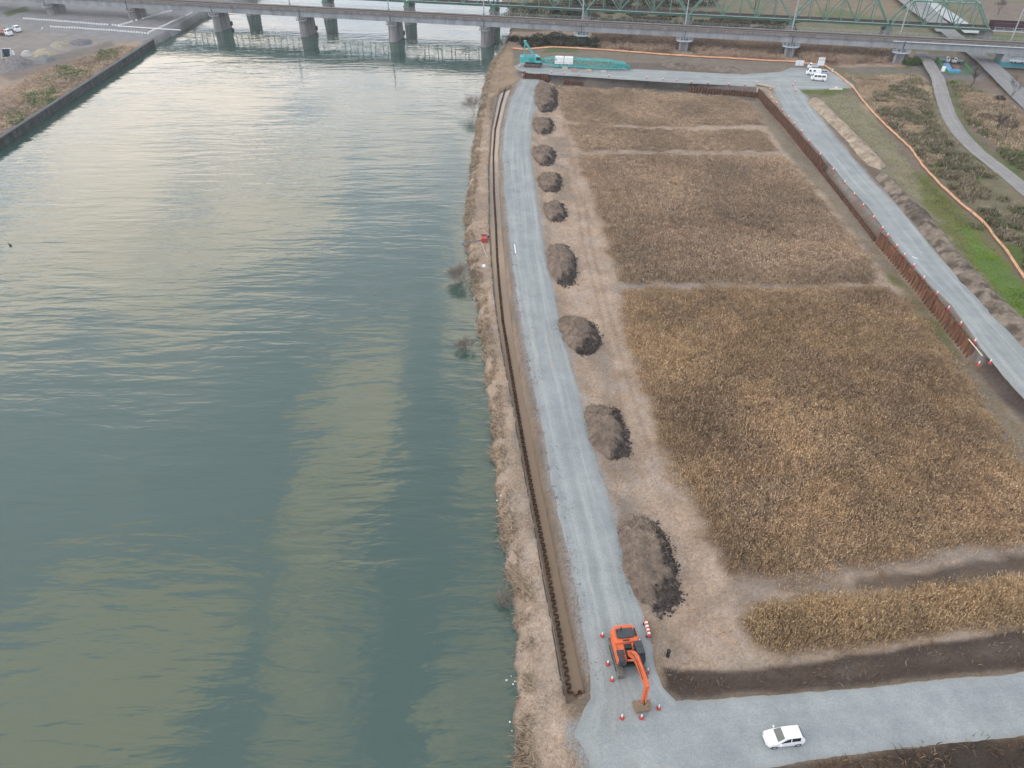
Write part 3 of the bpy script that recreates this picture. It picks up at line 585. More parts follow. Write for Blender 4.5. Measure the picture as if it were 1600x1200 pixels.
def reeds(name, polys, dens, z, hmin, hmax, label, tones, wmul=1.0, feather=1.6, lodge=.07, per=12):
    cl = in_polys(dens, polys, z, feather); n0 = len(cl)
    r = np.repeat(np.arange(n0), per); n = len(r)
    xy = cl[r] + RNG.normal(0, .42, (n, 2))
    g = fbm(xy[:, 0], xy[:, 1], 5.5, 4, 61); g2 = fbm(xy[:, 0], xy[:, 1], 1.6, 3, 62); lo = smooth(.58, .72, fbm(xy[:, 0], xy[:, 1], 8, 4, 63)) * lodge * 2
    hgt = jit(n, hmin, hmax) * (.45 + .6 * g + .5 * g2) * (1 - .55 * np.clip(lo, 0, 1)) * np.repeat(RNG.uniform(.85, 1.1, n0), per)
    lean = np.abs(RNG.normal(.16, .18, n)) + lo * .9
    az = np.where(lo > .2, fbm(xy[:, 0], xy[:, 1], 7, 2, 66) * 9, jit(n, 0, 6.28))
    t1 = np.clip((fbm(xy[:, 0], xy[:, 1], 10, 5, 64, .6) - .5) * 3.4 + .5, 0, 1); t4 = np.clip((fbm(xy[:, 0], xy[:, 1], 4, 4, 68) - .5) * 4.5 + .42, 0, 1); big = (.80 + .40 * np.clip((fbm(xy[:, 0], xy[:, 1], 13, 5, 67, .6) - .5) * 2.4 + .5, 0, 1))[:, None]; t2 = np.repeat(RNG.uniform(0, 1, n0), per); t3 = jit(n, 0, 1)
    c1 = lerp(tones[0], tones[1], t1); c1 = c1 * (1 - .6 * t4[:, None]) + np.array(tones[2]) * .6 * t4[:, None]
    plume = (t3 > .62 - .25 * t1)[:, None]; c1 = np.where(plume, np.array(tones[3]) * (.7 + .55 * t2)[:, None], c1) * jit(n, .6, 1.3)[:, None]
    eg = np.full(n, -50.0)
    for p_ in polys: eg = np.maximum(eg, poly_sd(xy[:, 0], xy[:, 1], GL(p_, z)))
    eg0 = smooth(-2.5, 1.0, eg + (fbm(xy[:, 0], xy[:, 1], 1.5, 2, 70) - .5) * 2.5)
    eg = smooth(-5, -.2, eg + (fbm(xy[:, 0], xy[:, 1], 2.5, 3, 69) - .5) * 4)[:, None] * .6; c1 = c1 * (1 - eg) + np.array(tones[3]) * .92 * jit(n, .7, 1.15)[:, None] * eg
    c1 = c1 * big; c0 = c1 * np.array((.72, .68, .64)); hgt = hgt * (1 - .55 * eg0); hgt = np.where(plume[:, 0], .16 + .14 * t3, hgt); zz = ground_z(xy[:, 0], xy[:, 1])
    top = np.where(plume[:, 0], (1 - .6 * eg0) * jit(n, hmin, hmax) * (.45 + .6 * g + .5 * g2) * .72 * (1 - .6 * np.clip(lo, 0, 1)), 0)
    lean = np.where(plume[:, 0], lean + .5, lean)
    grey = np.clip(lo, 0, 1)[:, None] * .55; c1 = c1 * (1 - grey) + np.array((.27, .215, .18)) * grey
    w = jit(n, .022, .05) * wmul * np.where(plume[:, 0], 1.5, 1)
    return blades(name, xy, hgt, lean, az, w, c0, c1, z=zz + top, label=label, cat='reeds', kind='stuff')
T_OCH = ((.43, .295, .19), (.54, .375, .215), (.33, .25, .195), (.64, .47, .30))
T_BRN = ((.44, .32, .235), (.52, .375, .255), (.35, .285, .23), (.60, .46, .33))
T_PINK = ((.38, .27, .20), (.47, .345, .26), (.30, .235, .18), (.56, .42, .32))
T_TAN = ((.42, .325, .225), (.52, .40, .28), (.33, .26, .18), (.62, .49, .36))
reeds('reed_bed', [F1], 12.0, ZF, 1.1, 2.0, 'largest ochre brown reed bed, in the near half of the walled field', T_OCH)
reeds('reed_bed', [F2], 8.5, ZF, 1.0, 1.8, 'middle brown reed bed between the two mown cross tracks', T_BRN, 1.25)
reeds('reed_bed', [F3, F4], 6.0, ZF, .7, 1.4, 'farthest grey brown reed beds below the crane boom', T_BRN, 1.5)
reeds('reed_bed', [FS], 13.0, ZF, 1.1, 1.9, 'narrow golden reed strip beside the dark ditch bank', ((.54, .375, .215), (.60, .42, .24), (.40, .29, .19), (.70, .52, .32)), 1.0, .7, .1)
reeds('reed_bed', [[(966, 424), (1060, 424), (1085, 440), (970, 440)], [(1085, 424), (1355, 420), (1362, 443), (1085, 442)]], 4, ZF, 1.0, 1.7, 'pale pinkish reed fringe along the mown cross track', T_TAN, 1.4, 1.0, .1)
reeds('reed_bed', [[(955, 45), (1240, 62), (1430, 78), (1410, 92), (1290, 97), (1160, 89), (1070, 85), (965, 76), (930, 72), (925, 50)]], 2.4, ZP, 1.2, 2.4, 'pinkish brown reeds under the concrete railway bridge', T_PINK, 1.7, 1.6, .2)
reeds('reed_bed', [[(1330, 118), (1440, 110), (1462, 145), (1450, 165), (1400, 175), (1345, 150)], [(1350, 165), (1430, 160), (1445, 200), (1425, 212), (1385, 190)], [(1425, 228), (1450, 230), (1465, 255), (1445, 262)]], 2.6, ZP, 1.2, 2.2, 'pale tan reeds between the orange net and the farm track', T_TAN, 1.7, 2.0, .25)
reeds('reed_bed', [[(1500, 145), (1560, 150), (1620, 200), (1640, 275), (1560, 225), (1510, 180)]], 2.6, ZP, 1.0, 2.0, 'pale tan reeds between the farm track and the paved road', T_TAN, 1.7, 2.0, .25)
reeds('reed_bed', [[(0, 150), (40, 125), (110, 98), (190, 72), (236, 74), (215, 86), (100, 160), (0, 226), (-60, 262), (-60, 190)]], 1.5, ZL, .35, .75, 'tan dry grass along the top of the far left revetment', T_TAN, 2.2, 1.5, .4)
# short stubble on the mown ground and the bank
def stubble(name, polys, dens, z, label, c0, c1, h=(.10, .28), w=(.025, .055), feather=1.0, kind_cat='grass'):
    xy = in_polys(dens, polys, z, feather); n = len(xy)
    keep = fbm(xy[:, 0], xy[:, 1], 2.2, 3, 71) > .40; xy = xy[keep]; n = len(xy)
    t = jit(n, 0, 1); c = lerp(c0, c1, t)
    return blades(name, xy, jit(n, *h), jit(n, .3, 1.6), jit(n, 0, 6.28), jit(n, *w), c * .8, c, label=label, cat=kind_cat, kind='stuff')
BANKP = [(812, 1290), (805, 1200), (803, 1060), (806, 950), (782, 860), (768, 720), (758, 590), (742, 470), (727, 380), (735, 270), (748, 170), (768, 100), (790, 75), (800, 100), (778, 150), (764, 260), (768, 400), (788, 560), (825, 760), (861, 960), (888, 1100), (915, 1200), (925, 1290)]
stubble('mown_straw', [BANKP], 22, ZB, 'pale mown straw on the riverbank beside the trench', (.30, .23, .17), (.58, .46, .36), (.12, .35), (.035, .07))
stubble('mown_straw', [[(832, 120), (875, 130), (900, 240), (950, 420), (1000, 620), (1060, 760), (1120, 880), (1200, 905), (1160, 980), (1180, 1020), (1040, 1050), (1010, 960), (900, 610), (850, 380), (828, 250)]], 14, ZF, 'pale mown straw between the haul road and the reed beds', (.26, .195, .145), (.50, .385, .295), (.10, .28), (.035, .07))
stubble('short_grass', [[(1270, 140), (1340, 150), (1440, 270), (1600, 460), (1700, 580), (1700, 650), (1600, 540), (1380, 272)]], 5, ZP, 'short olive grass between the spoil ridges and the orange net', (.10, .115, .04), (.22, .20, .10), (.12, .3), (.06, .12))
scrub_ = None
def dead_grass(polys, dens, z, label, c0, c1, h, w):
    xy = in_polys(dens, polys, z, .8); n = len(xy); keep = fbm(xy[:, 0], xy[:, 1], 1.8, 4, 73) > .47; xy = xy[keep]; n = len(xy); c = lerp(c0, c1, jit(n, 0, 1) ** 2)
    return blades('dead_grass', xy, jit(n, *h), jit(n, .4, 2.0), jit(n, 0, 6.28), jit(n, *w), c * .8, c, label=label, cat='grass', kind='stuff')
dead_grass([[(1045, 1060), (1150, 1052), (1300, 1034), (1500, 1002), (1720, 975), (1720, 1035), (1600, 1045), (1400, 1064), (1200, 1083), (1070, 1090)]], 9, ZF, 'sparse dead grass and twigs on the dark ditch bank', (.07, .052, .04), (.36, .27, .19), (.15, .5), (.03, .07))
dead_grass([[(1190, 1208), (1300, 1192), (1400, 1180), (1500, 1168), (1720, 1142), (1720, 1330), (1150, 1330)]], 16, ZR, 'dark dead grass below the bottom road in the near corner', (.05, .038, .03), (.30, .20, .12), (.2, .7), (.04, .09))
dead_grass([np.array([(806, 240), (812, 400), (850, 620), (893, 830), (925, 1000), (930, 1060), (915, 1040), (885, 900), (858, 770), (830, 620), (800, 430), (790, 240)], float).tolist()], 12, 1.4, 'dry grass tufts on the soil slope between trench and haul road', (.12, .09, .07), (.40, .31, .24), (.12, .4), (.03, .07))
# drooping straw along the water's edge
sh = resample(SHORE[1:24], 2600); dsh = np.gradient(sh, axis=0); dsh /= np.linalg.norm(dsh, axis=1)[:, None]; nrm = np.stack([dsh[:, 1], -dsh[:, 0]], 1)
k = np.repeat(np.arange(2600), 9); n = len(k); xy = sh[k] + nrm[k] * jit(n, -.1, 2.2)[:, None] + RNG.normal(0, .25, (n, 2))
az = np.arctan2(-nrm[k][:, 1], -nrm[k][:, 0]) + RNG.normal(0, .8, n); cl = fbm(xy[:, 0], xy[:, 1], 2.0, 3, 81); keep = (cl > .42) & (ground_z(xy[:, 0], xy[:, 1]) > .05)
xy, az, cl = xy[keep], az[keep], cl[keep]; n = len(xy); c = lerp((.30, .225, .155), (.58, .45, .32), jit(n, 0, 1))
blades('bank_grass', xy, jit(n, .4, 1.1) * (.4 + cl), jit(n, .5, 1.6), az, jit(n, .04, .085), c * .7, c, label='drooping straw along the water edge of the river bank', cat='grass', kind='stuff')
# rough scrub right of the net: leafy clumps
def scrub(name, polys, dens, z, label, tones, hh=(.6, 1.8), wmul=1.0, per=34, feather=2.0, gate=.42):
    cl = in_polys(dens, polys, z, feather); cl = cl[fbm(cl[:, 0], cl[:, 1], 7, 3, 91) > gate]; n0 = len(cl); r = np.repeat(np.arange(n0), per); n = len(r)
    xy = cl[r] + RNG.normal(0, .55, (n, 2)); t = np.clip((fbm(xy[:, 0], xy[:, 1], 9, 3, 92) - .5) * 3 + .5, 0, 1)
    c = lerp(tones[0], tones[1], t); tt = np.repeat((RNG.uniform(0, 1, n0) > .7), per)[:, None]; c = np.where(tt, np.array(tones[2]), c) * jit(n, .6, 1.35)[:, None]
    return blades(name, xy, jit(n, *hh) * np.repeat(RNG.uniform(.5, 1.2, n0), per), jit(n, .2, 1.1), jit(n, 0, 6.28), jit(n, .07, .17) * wmul, c * .75, c, m=MGREEN, label=label, cat='scrub', kind='stuff')
scrub('undergrowth', [[(1330, 140), (1360, 160), (1440, 105), (1462, 128), (1480, 195), (1540, 260), (1600, 312), (1700, 395), (1700, 570), (1600, 428), (1500, 310), (1390, 195)]], 1.0, ZP, 'dark olive and brown scrub between the orange net and farm track', ((.15, .155, .075), (.25, .215, .125), (.33, .26, .19)))
scrub('undergrowth', [[(1488, 122), (1600, 180), (1700, 250), (1700, 360), (1600, 280), (1530, 235), (1500, 195)]], .8, ZP, 'green and brown scrub right of the farm track', ((.12, .16, .06), (.23, .205, .11), (.33, .25, .18)), (.5, 1.5))
scrub('undergrowth', [[(800, 52), (920, 60), (930, 72), (880, 73), (830, 67)]], 1.2, ZP, 'dark scrub under the concrete bridge behind the crane', ((.04, .05, .022), (.09, .07, .045), (.13, .10, .07)), (1.0, 2.6), 1.6)
scrub('undergrowth', [[(900, 5), (1240, 30), (1240, 52), (960, 36), (880, 30)]], .5, 3.2, 'dark scrub on the ground between the two bridges', ((.05, .06, .025), (.12, .10, .05), (.16, .12, .08)), (.8, 2.2), 2.0)
scrub('undergrowth', [[(20, 170), (110, 112), (180, 80), (200, 76), (120, 130), (20, 195)]], .5, ZL, 'grey brown scrub on the far left verge', ((.22, .20, .12), (.30, .235, .175), (.36, .28, .21)), (.2, .7), 1.4)
scrub('weeds', [[(1440, 262), (1500, 325), (1570, 400), (1660, 500), (1660, 560), (1560, 450), (1470, 350)]], 1.2, ZP, 'bright moss green weeds inside the orange net', ((.10, .15, .03), (.16, .17, .045), (.08, .15, .03)), (.12, .35), .8, 14, 1.5, .45)
scrub('weeds', [[(178 // 2, 103), (140, 112), (118, 126), (100, 122)], [(40, 150), (88, 138), (84, 160), (50, 170)], [(12, 182), (36, 170), (38, 190), (16, 198)], [(150, 86), (185, 76), (188, 84), (160, 95)]], 1.4, ZL, 'fresh green weed patches on the far left verge', ((.10, .19, .05), (.14, .21, .06), (.12, .18, .06)), (.4, .85), 1.3, 18, 1.5, .3)

def branch_tree(name, loc, height, label, spread=.55, levels=5, r0=.16, seed=1, first=.25, col=(.085, .065, .055), group=None, cat='tree', lean=(0, 0), twigs=3, stems=1):
    rnd = random.Random(seed); root = empty(name, loc, label, cat, group=group); tr = MB(); cr = MB()
    def grow_(p, d, L_, r, lv):
        n = 3; pts = [p]; q = p
        for i in range(n):
            d = (d + Vector((rnd.gauss(0, .13), rnd.gauss(0, .13), rnd.gauss(.03, .06)))).normalized(); q = q + d * L_ / n; pts.append(q)
        rr = [r * (1 - .45 * i / n) for i in range(n + 1)]
        (tr if (lv == 0 and stems == 1) else cr).tube(pts, rr, 5 if lv < 2 else 3)
        if lv >= levels: return
        k = twigs + (1 if rnd.random() < .5 else 0)
        for i in range(k):
            a = rnd.uniform(0, 6.28); t = rnd.uniform(.45, 1.0) if i else 1.0
            o = pts[0].lerp(pts[-1], t) if t < 1 else q
            nd = (d + Vector((math.cos(a), math.sin(a), rnd.uniform(-.15, .45))) * spread * rnd.uniform(.7, 1.4)).normalized()
            grow_(o, nd, L_ * rnd.uniform(.62, .85), max(.022 if stems == 1 else .009, rr[-1] * rnd.uniform(.5, .8)), lv + 1)
    for s_ in range(stems):
        d = Vector((lean[0] + (rnd.gauss(0, .5) if stems > 1 else 0), lean[1] + (rnd.gauss(0, .5) if stems > 1 else 0), 1)).normalized()
        grow_(Vector((0, 0, -.2)), d, height * first, r0, 0)
    m = mat('bark_%d' % int(col[0] * 1000), col, .9, var=.3, scale=4)
    
    if stems == 1: tr.build('trunk', m, root)
    cr.build('crown' if stems == 1 else 'branches', m, root); return root
def at(px, py, z=ZP):
    g = G(px, py, z); return (g[0], g[1], hz(*g))
branch_tree('bare_tree', at(1516, 135), 9.5, 'bare tree with forked trunk beside the green fenced compound', .6, 5, .26, 3, .26, lean=(.25, 0))
branch_tree('bare_tree', at(1580, 152), 8, 'thin bare tree leaning beside the paved road verge', .45, 4, .16, 8, .3, lean=(.2, .1))
branch_tree('bare_tree', at(1557, 210), 8.5, 'upright bare tree in front of pale reeds right of the farm track', .55, 5, .2, 5, .27)
branch_tree('bare_tree', at(1566, 222), 10, 'widest bare tree leaning right over the scrub by the farm track', .7, 5, .24, 12, .25, lean=(.55, .1))
branch_tree('bare_tree', at(1180, 12, 3.2), 13, 'large dark bare tree seen through the green truss bridge', .6, 5, .3, 9, .26, col=(.06, .05, .045))
branch_tree('bare_tree', at(1560, 20, 3.2), 9, 'grey bare tree beyond the maroon girder span', .6, 5, .2, 14, .25, col=(.12, .10, .095))
def drowned(px, py, hgt, label, seed, stems=9):
    g = G(px, py, 0); branch_tree('bare_shrub', (g[0], g[1], -.3), hgt, label, .75, 4, .024, seed, .42, (.24, .20, .17), None, 'shrub', (-.5, 0), 3, stems)
drowned(727, 440, 4.2, 'largest bare shrub standing in the river off the bank', 3, 16)
drowned(730, 545, 2.6, 'small bare shrub in the river below the larger one', 4, 9)
drowned(742, 178, 6.0, 'tall bare shrub at the water edge near the trench head', 5, 12)
drowned(800, 938, 2.4, 'thin low bare shrub at the water edge left of the longest heap', 6, 6)
# leafy evergreen masses
def leafy(name, loc, blobs, n, size, label, tones, cat='tree', seed=1, trunk=True):
    rg = np.random.default_rng(seed); root = empty(name, loc, label, cat); P = []; CC = []
    wts = np.array([b[3] * b[4] * b[5] for b in blobs]); cnt = (n * wts / wts.sum()).astype(int)
    for (bx, by, bz, rx, ry, rz), c in zip(blobs, cnt):
        d = rg.normal(0, 1, (c, 3)); d /= np.linalg.norm(d, axis=1)[:, None]; r = rg.uniform(.45, 1.0, c) ** .6
        bump = .75 + .5 * fbm(d[:, 0] * 3 + bx, d[:, 1] * 3 + d[:, 2] * 3, 1.0, 3, seed)
        P.append(d * (r * bump)[:, None] * np.array((rx, ry, rz)) + (bx, by, bz)); CC.append(lerp(tones[0], tones[1], rg.uniform(0, 1, c)) * (.7 + .6 * rg.uniform(0, 1, c) ** 2)[:, None])
    P = np.concatenate(P); CC = np.concatenate(CC); k = P[:, 2] > .05; P, CC = P[k], CC[k]; m_ = len(P)
    a = rg.normal(0, 1, (m_, 3)); a /= np.linalg.norm(a, axis=1)[:, None]; b = np.cross(a, rg.normal(0, 1, (m_, 3))); b /= np.linalg.norm(b, axis=1)[:, None]
    s_ = rg.uniform(.6, 1.3, m_)[:, None] * size
    v = np.stack([P - a * s_, P + b * s_ * .5, P + a * s_, P - b * s_ * .5], 1).reshape(-1, 3)
    np_mesh('crown', v, np.arange(m_ * 4).reshape(-1, 4), mat=MGREEN, colors=np.repeat(CC, 4, 0), parent=root)
    if trunk:
        for bl in blobs[:6]:
            mb = MB(); mb.tube([(bl[0] * .5, bl[1] * .5, -.3), (bl[0] * .8, bl[1] * .8, bl[2] * .5), (bl[0], bl[1], bl[2])], [.25, .18, .08], 6); mb.build('trunk', mat('bark_70', (.07, .055, .045), .9), root)
    return root
EVG = ((.08, .095, .05), (.19, .20, .12))
leafy('evergreen_thicket', at(850, 34, 3), [(-9, 0, 4.0, 7, 5, 4.6), (0, 2, 5.0, 8, 5, 5.4), (9, 1, 4.2, 7, 5, 4.4), (-15, -2, 2.6, 5, 4, 3.2), (15, 2, 3.0, 6, 4, 3.6)], 9000, .38, 'broad grey green thicket on the bank between the two bridges', EVG, seed=2)
leafy('dark_tree', at(930, 12, 3), [(0, 0, 4, 8, 5, 4.5), (12, 3, 4, 8, 5, 4.5), (-10, 3, 5, 8, 5, 5.5)], 6000, .4, 'dark leafy tree clump behind the truss bridge near the water', ((.025, .035, .02), (.07, .075, .04)), seed=3)
leafy('dark_tree', at(1060, 8, 3), [(0, 0, 3.2, 10, 5, 3.6), (-12, 0, 3, 8, 5, 3.5), (12, 2, 3, 7, 5, 3.5)], 5000, .4, 'low dark shrubby trees behind the middle truss span', ((.035, .04, .025), (.11, .09, .055)), seed=4)
leafy('green_bush', at(1424, 96), [(0, 0, 1.0, 3.2, 2.0, 1.5), (2.5, .6, .9, 2.2, 1.8, 1.3)], 1500, .25, 'bright green bush at the foot of a concrete bridge pier', ((.05, .09, .03), (.10, .16, .05)), 'bush', 5)
leafy('dark_bush', at(905, 66), [(0, 0, 1.6, 4.5, 2.5, 2.2), (5, .4, 1.3, 3, 2, 1.9)], 2200, .3, 'dark green bush below the bridge behind the crane boom', ((.035, .05, .025), (.08, .095, .045)), 'bush', 6)
leafy('dark_bush', at(868, 64), [(0, 0, 2.0, 5, 2.5, 2.8), (-6, .4, 1.8, 4, 2, 2.4)], 2600, .3, 'dark bush under the bridge right behind the teal crane', ((.03, .04, .022), (.085, .08, .05)), 'bush', 7)
leafy('brown_bush', at(1560, 160), [(0, 0, .9, 2.0, 1.6, 1.3)], 900, .2, 'small dark brown bush at the root of the leaning bare tree', ((.05, .035, .03), (.10, .07, .055)), 'bush', 8)

# ---------------------------------------------------------------- heaps and ridges
def soil_mat(name, rough=.95):
    m = leaf_material(name, rough); nt = m.node_tree; b = nt.nodes['Principled BSDF']; geo = nt.nodes.new('ShaderNodeNewGeometry')
    n = nt.nodes.new('ShaderNodeTexNoise'); n.inputs['Scale'].default_value = 2.6; n.inputs['Detail'].default_value = 8; n.inputs['Roughness'].default_value = .75; nt.links.new(geo.outputs['Position'], n.inputs['Vector'])
    bp = nt.nodes.new('ShaderNodeBump'); bp.inputs['Strength'].default_value = .8; bp.inputs['Distance'].default_value = .3; nt.links.new(n.outputs[0], bp.inputs['Height']); nt.links.new(bp.outputs[0], b.inputs['Normal']); return m
MSOIL = soil_mat('heap_soil')
def heap(name, a_px, b_px, wpx, h, label, cat='heap', z=ZF, group=None, straw=(.245, .19, .15), dark=(.088, .072, .064), cov=.5, seed=1, flat=.35, res=64, clods=1.0, vec=None):
    A = GL([a_px], z)[0]; B = GL([b_px], z)[0]; c = (A + B) / 2; half = np.linalg.norm(B - A) / 2
    mid = ((a_px[0] + b_px[0]) / 2, (a_px[1] + b_px[1]) / 2); wid = np.linalg.norm(G(mid[0] + wpx / 2, mid[1], z) - G(mid[0] - wpx / 2, mid[1], z)) / 2
    if vec is None: ax = (B - A) / (2 * half)
    else: ax = np.array(vec, float)
    pe = np.array((-ax[1], ax[0]));
    if pe[0] < 0: pe = -pe                                            # + = right of photo
    u, v = np.meshgrid(np.linspace(-1.15, 1.15, res), np.linspace(-1.15, 1.15, int(res * .8)))
    wx = c[0] + ax[0] * u * half + pe[0] * v * wid; wy = c[1] + ax[1] * u * half + pe[1] * v * wid
    r = (np.abs(u) ** 2.6 + np.abs(v) ** 2.4) ** (1 / 2.5) + (fbm(wx, wy, 1.5, 3, seed) - .5) * .28
    prof = smooth(1.02, flat, r)
    hh = prof * h * (.8 + .45 * fbm(wx, wy, 1.8, 3, seed + 2)) 
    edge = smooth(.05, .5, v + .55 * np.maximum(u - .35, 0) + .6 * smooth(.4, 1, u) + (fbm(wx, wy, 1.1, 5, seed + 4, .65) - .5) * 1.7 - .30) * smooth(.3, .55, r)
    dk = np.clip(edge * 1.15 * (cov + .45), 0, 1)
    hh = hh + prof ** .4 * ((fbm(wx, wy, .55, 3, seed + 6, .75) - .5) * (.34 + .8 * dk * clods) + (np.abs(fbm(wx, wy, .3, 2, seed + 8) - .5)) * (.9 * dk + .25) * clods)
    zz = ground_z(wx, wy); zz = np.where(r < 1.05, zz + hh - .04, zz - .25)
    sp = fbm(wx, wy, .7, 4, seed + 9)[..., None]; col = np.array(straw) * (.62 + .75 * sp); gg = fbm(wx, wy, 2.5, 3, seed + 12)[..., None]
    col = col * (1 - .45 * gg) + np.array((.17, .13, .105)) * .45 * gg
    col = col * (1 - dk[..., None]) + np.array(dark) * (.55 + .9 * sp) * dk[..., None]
    n1_, n0_ = u.shape; id_ = np.arange(n1_ * n0_).reshape(n1_, n0_); q = np.stack([id_[:-1, :-1], id_[:-1, 1:], id_[1:, 1:], id_[1:, :-1]], -1).reshape(-1, 4)
    P = np.stack([wx - c[0], wy - c[1], zz - z], -1).reshape(-1, 3)
    if np.cross(P[1, :2] - P[0, :2], P[n0_, :2] - P[0, :2]) < 0: q = q[:, ::-1]
    o = np_mesh(name, P, q, mat=MSOIL, colors=col.reshape(-1, 3), smooth_=False); o.location = (c[0], c[1], z); tag(o, label, cat, group)
    if group and 'spoil' in group:                                       # matted dry grass over the tipped soil
        fl = dk.ravel(); rr_ = r.ravel(); cand = np.where((fl > .45) & (rr_ > .25) & (rr_ < 1.08))[0]
        if len(cand):
            nc = int(half * wid * 4 * 4); ci = cand[RNG.integers(0, len(cand), nc)]; cp = P[ci] + np.c_[RNG.normal(0, .25, (nc, 2)), np.zeros(nc)]; cs = RNG.uniform(.05, .22, nc) ** 1.0
            oc = np.array([(1, 0, 0), (-1, 0, 0), (0, 1, 0), (0, -1, 0), (0, 0, 1), (0, 0, -1)], float); dv = oc[None] * cs[:, None, None] * RNG.uniform(.5, 1.3, (nc, 6, 1)) + RNG.normal(0, .25, (nc, 6, 3)) * cs[:, None, None]
            vv = (cp[:, None] + dv + np.array((0, 0, .03))).reshape(-1, 3); tf = np.array([(0, 2, 4), (2, 1, 4), (1, 3, 4), (3, 0, 4), (2, 0, 5), (1, 2, 5), (3, 1, 5), (0, 3, 5)]); tt_ = (np.arange(nc)[:, None, None] * 6 + tf[None]).reshape(-1, 3)
            cc_ = np.repeat(np.array(dark) * RNG.uniform(.45, 1.5, nc)[:, None], 6, 0); tag(np_mesh('clods', vv, None, tt_, mat=MSOIL, colors=cc_, parent=o), kind='stuff')
        nb_ = int(half * wid * 4 * 26); pi = RNG.integers(0, n1_ * n0_, nb_); okb = (r.ravel()[pi] < .98) & (RNG.uniform(0, 1, nb_) > dk.ravel()[pi] * .85); pi = pi[okb]; nb_ = len(pi)
        b0 = P[pi] + np.c_[RNG.normal(0, .12, (nb_, 2)), np.zeros(nb_)]; cb_ = lerp((.13, .10, .075), (.40, .31, .235), RNG.uniform(0, 1, nb_) ** 1.6); gx = np.arctan2(b0[:, 1], b0[:, 0]) + RNG.normal(0, .7, nb_)
        bo_ = blades('dry_grass', b0[:, :2], jit(nb_, .15, .40), jit(nb_, .8, 2.0), gx, jit(nb_, .035, .075), cb_ * .75, cb_, z=b0[:, 2], sink=.04, kind='stuff'); bo_.parent = o
    return o
HEAPS = [((852, 131), (853, 176), 38, 1.9, 'farthest spoil heap of the row, elongated, below the crane tracks', .5), ((848, 184), (848, 211), 34, 1.1, 'low flat spoil heap, second of the row from the crane', .4),
         ((848, 228), (852, 259), 36, 1.7, 'rounded straw topped spoil heap, third of the row from the crane', .4), ((858, 270), (860, 300), 40, 1.2, 'low spoil heap, fourth of the row from the crane', .5),
         ((864, 315), (870, 347), 37, 1.6, 'round spoil heap with a pale bare top, fifth from the crane', .7), ((873, 382), (882, 446), 46, 2.0, 'oval spoil heap with dark right flank, sixth from the crane', .7),
         ((895, 494), (914, 554), 62, 1.8, 'broad flat topped spoil heap with a black clod rim', .6), ((935, 634), (960, 720), 66, 2.0, 'straw covered spoil heap next behind the longest one', .45),
         ((995, 805), (1032, 960), 88, 2.1, 'longest and nearest spoil heap, black clods down its right side', .75)]
for i, (a, b, wpx, h, lab, cv) in enumerate(HEAPS):
    heap('spoil_heap', a, b, wpx, h, lab, group='spoil heaps along the haul road', seed=20 + i * 7, cov=cv, res=int(52 + 90 * (i == 8) + 40 * (i in (6, 7))))
def ridge(name, pl, w, h, label, straw, dark, seed, clods=.5, drk=.4, cat='spoil ridge'):
    c = resample(pl, int(plen(pl) / .3)); n = len(c); d = np.gradient(c, axis=0); d /= np.linalg.norm(d, axis=1)[:, None]; pe = np.stack([d[:, 1], -d[:, 0]], 1)
    t = np.linspace(-1, 1, 21); s = np.arange(n) * .3; ww = w / 2 * (.8 + .5 * fbm(s, s * 0, 4, 3, seed)) * smooth(0, 4, np.minimum(s, s[-1] - s) + .5)
    P = c[:, None] + pe[:, None] * (t[None, :, None] * ww[:, None, None]); wx, wy = P[..., 0], P[..., 1]
    prof = (1 - np.abs(t) ** 1.7)[None] * smooth(0, 3, np.minimum(s, s[-1] - s) + .2)[:, None]
    hh = prof * h * (.6 + .8 * fbm(wx, wy, 3.5, 3, seed + 1)) + prof ** .5 * ((fbm(wx, wy, .9, 4, seed + 2, .8) - .5) * clods * 1.5 + np.abs(fbm(wx, wy, .5, 2, seed + 8) - .5) * clods)
    zz = ground_z(wx, wy) + hh - .08 - .2 * (np.abs(t) > .99)[None]
    sp = fbm(wx, wy, .9, 4, seed + 3)[..., None]; k = smooth(.45, .62, fbm(wx, wy, 2.2, 4, seed + 5, .65))[..., None] * drk
    col = np.array(straw) * (.65 + .7 * sp) * (1 - k) + np.array(dark) * (.6 + .8 * sp) * k
    id_ = np.arange(n * 21).reshape(n, 21); q = np.stack([id_[:-1, :-1], id_[:-1, 1:], id_[1:, 1:], id_[1:, :-1]], -1).reshape(-1, 4)
    V = P - c[n // 2]; v = np.concatenate([V, zz[..., None] - ZP], -1).reshape(-1, 3)
    if np.cross(v[1, :2] - v[0, :2], v[21, :2] - v[0, :2]) < 0: q = q[:, ::-1]
    o = np_mesh(name, v, q, mat=MSOIL, colors=col.reshape(-1, 3)); o.location = (c[n // 2][0], c[n // 2][1], ZP); return tag(o, label, cat)
ridge('spoil_ridge', GL([(1268, 155), (1300, 185), (1340, 225), (1376, 266)], ZP), 4.6, 1.2, 'pale straw coloured ridge of soil beside the raised road', (.40, .325, .25), (.22, .17, .13), 31, .4, .5)
ridge('spoil_ridge', GL([(1373, 270), (1400, 300), (1440, 342), (1480, 392), (1520, 440), (1560, 482), (1610, 532), (1690, 615)], ZP), 4.4, 1.0, 'long grey brown clod ridge between raised road and green grass', (.25, .205, .165), (.085, .068, .055), 33, .7, .8)
ridge('spoil_ridge', GL([(1036, 108), (1080, 111), (1120, 114), (1166, 117)], ZP) + (0, 5), 6.0, 1.2, 'low dull brown ridge of soil along the crossing road', (.20, .16, .135), (.11, .09, .075), 35, .5, .5)

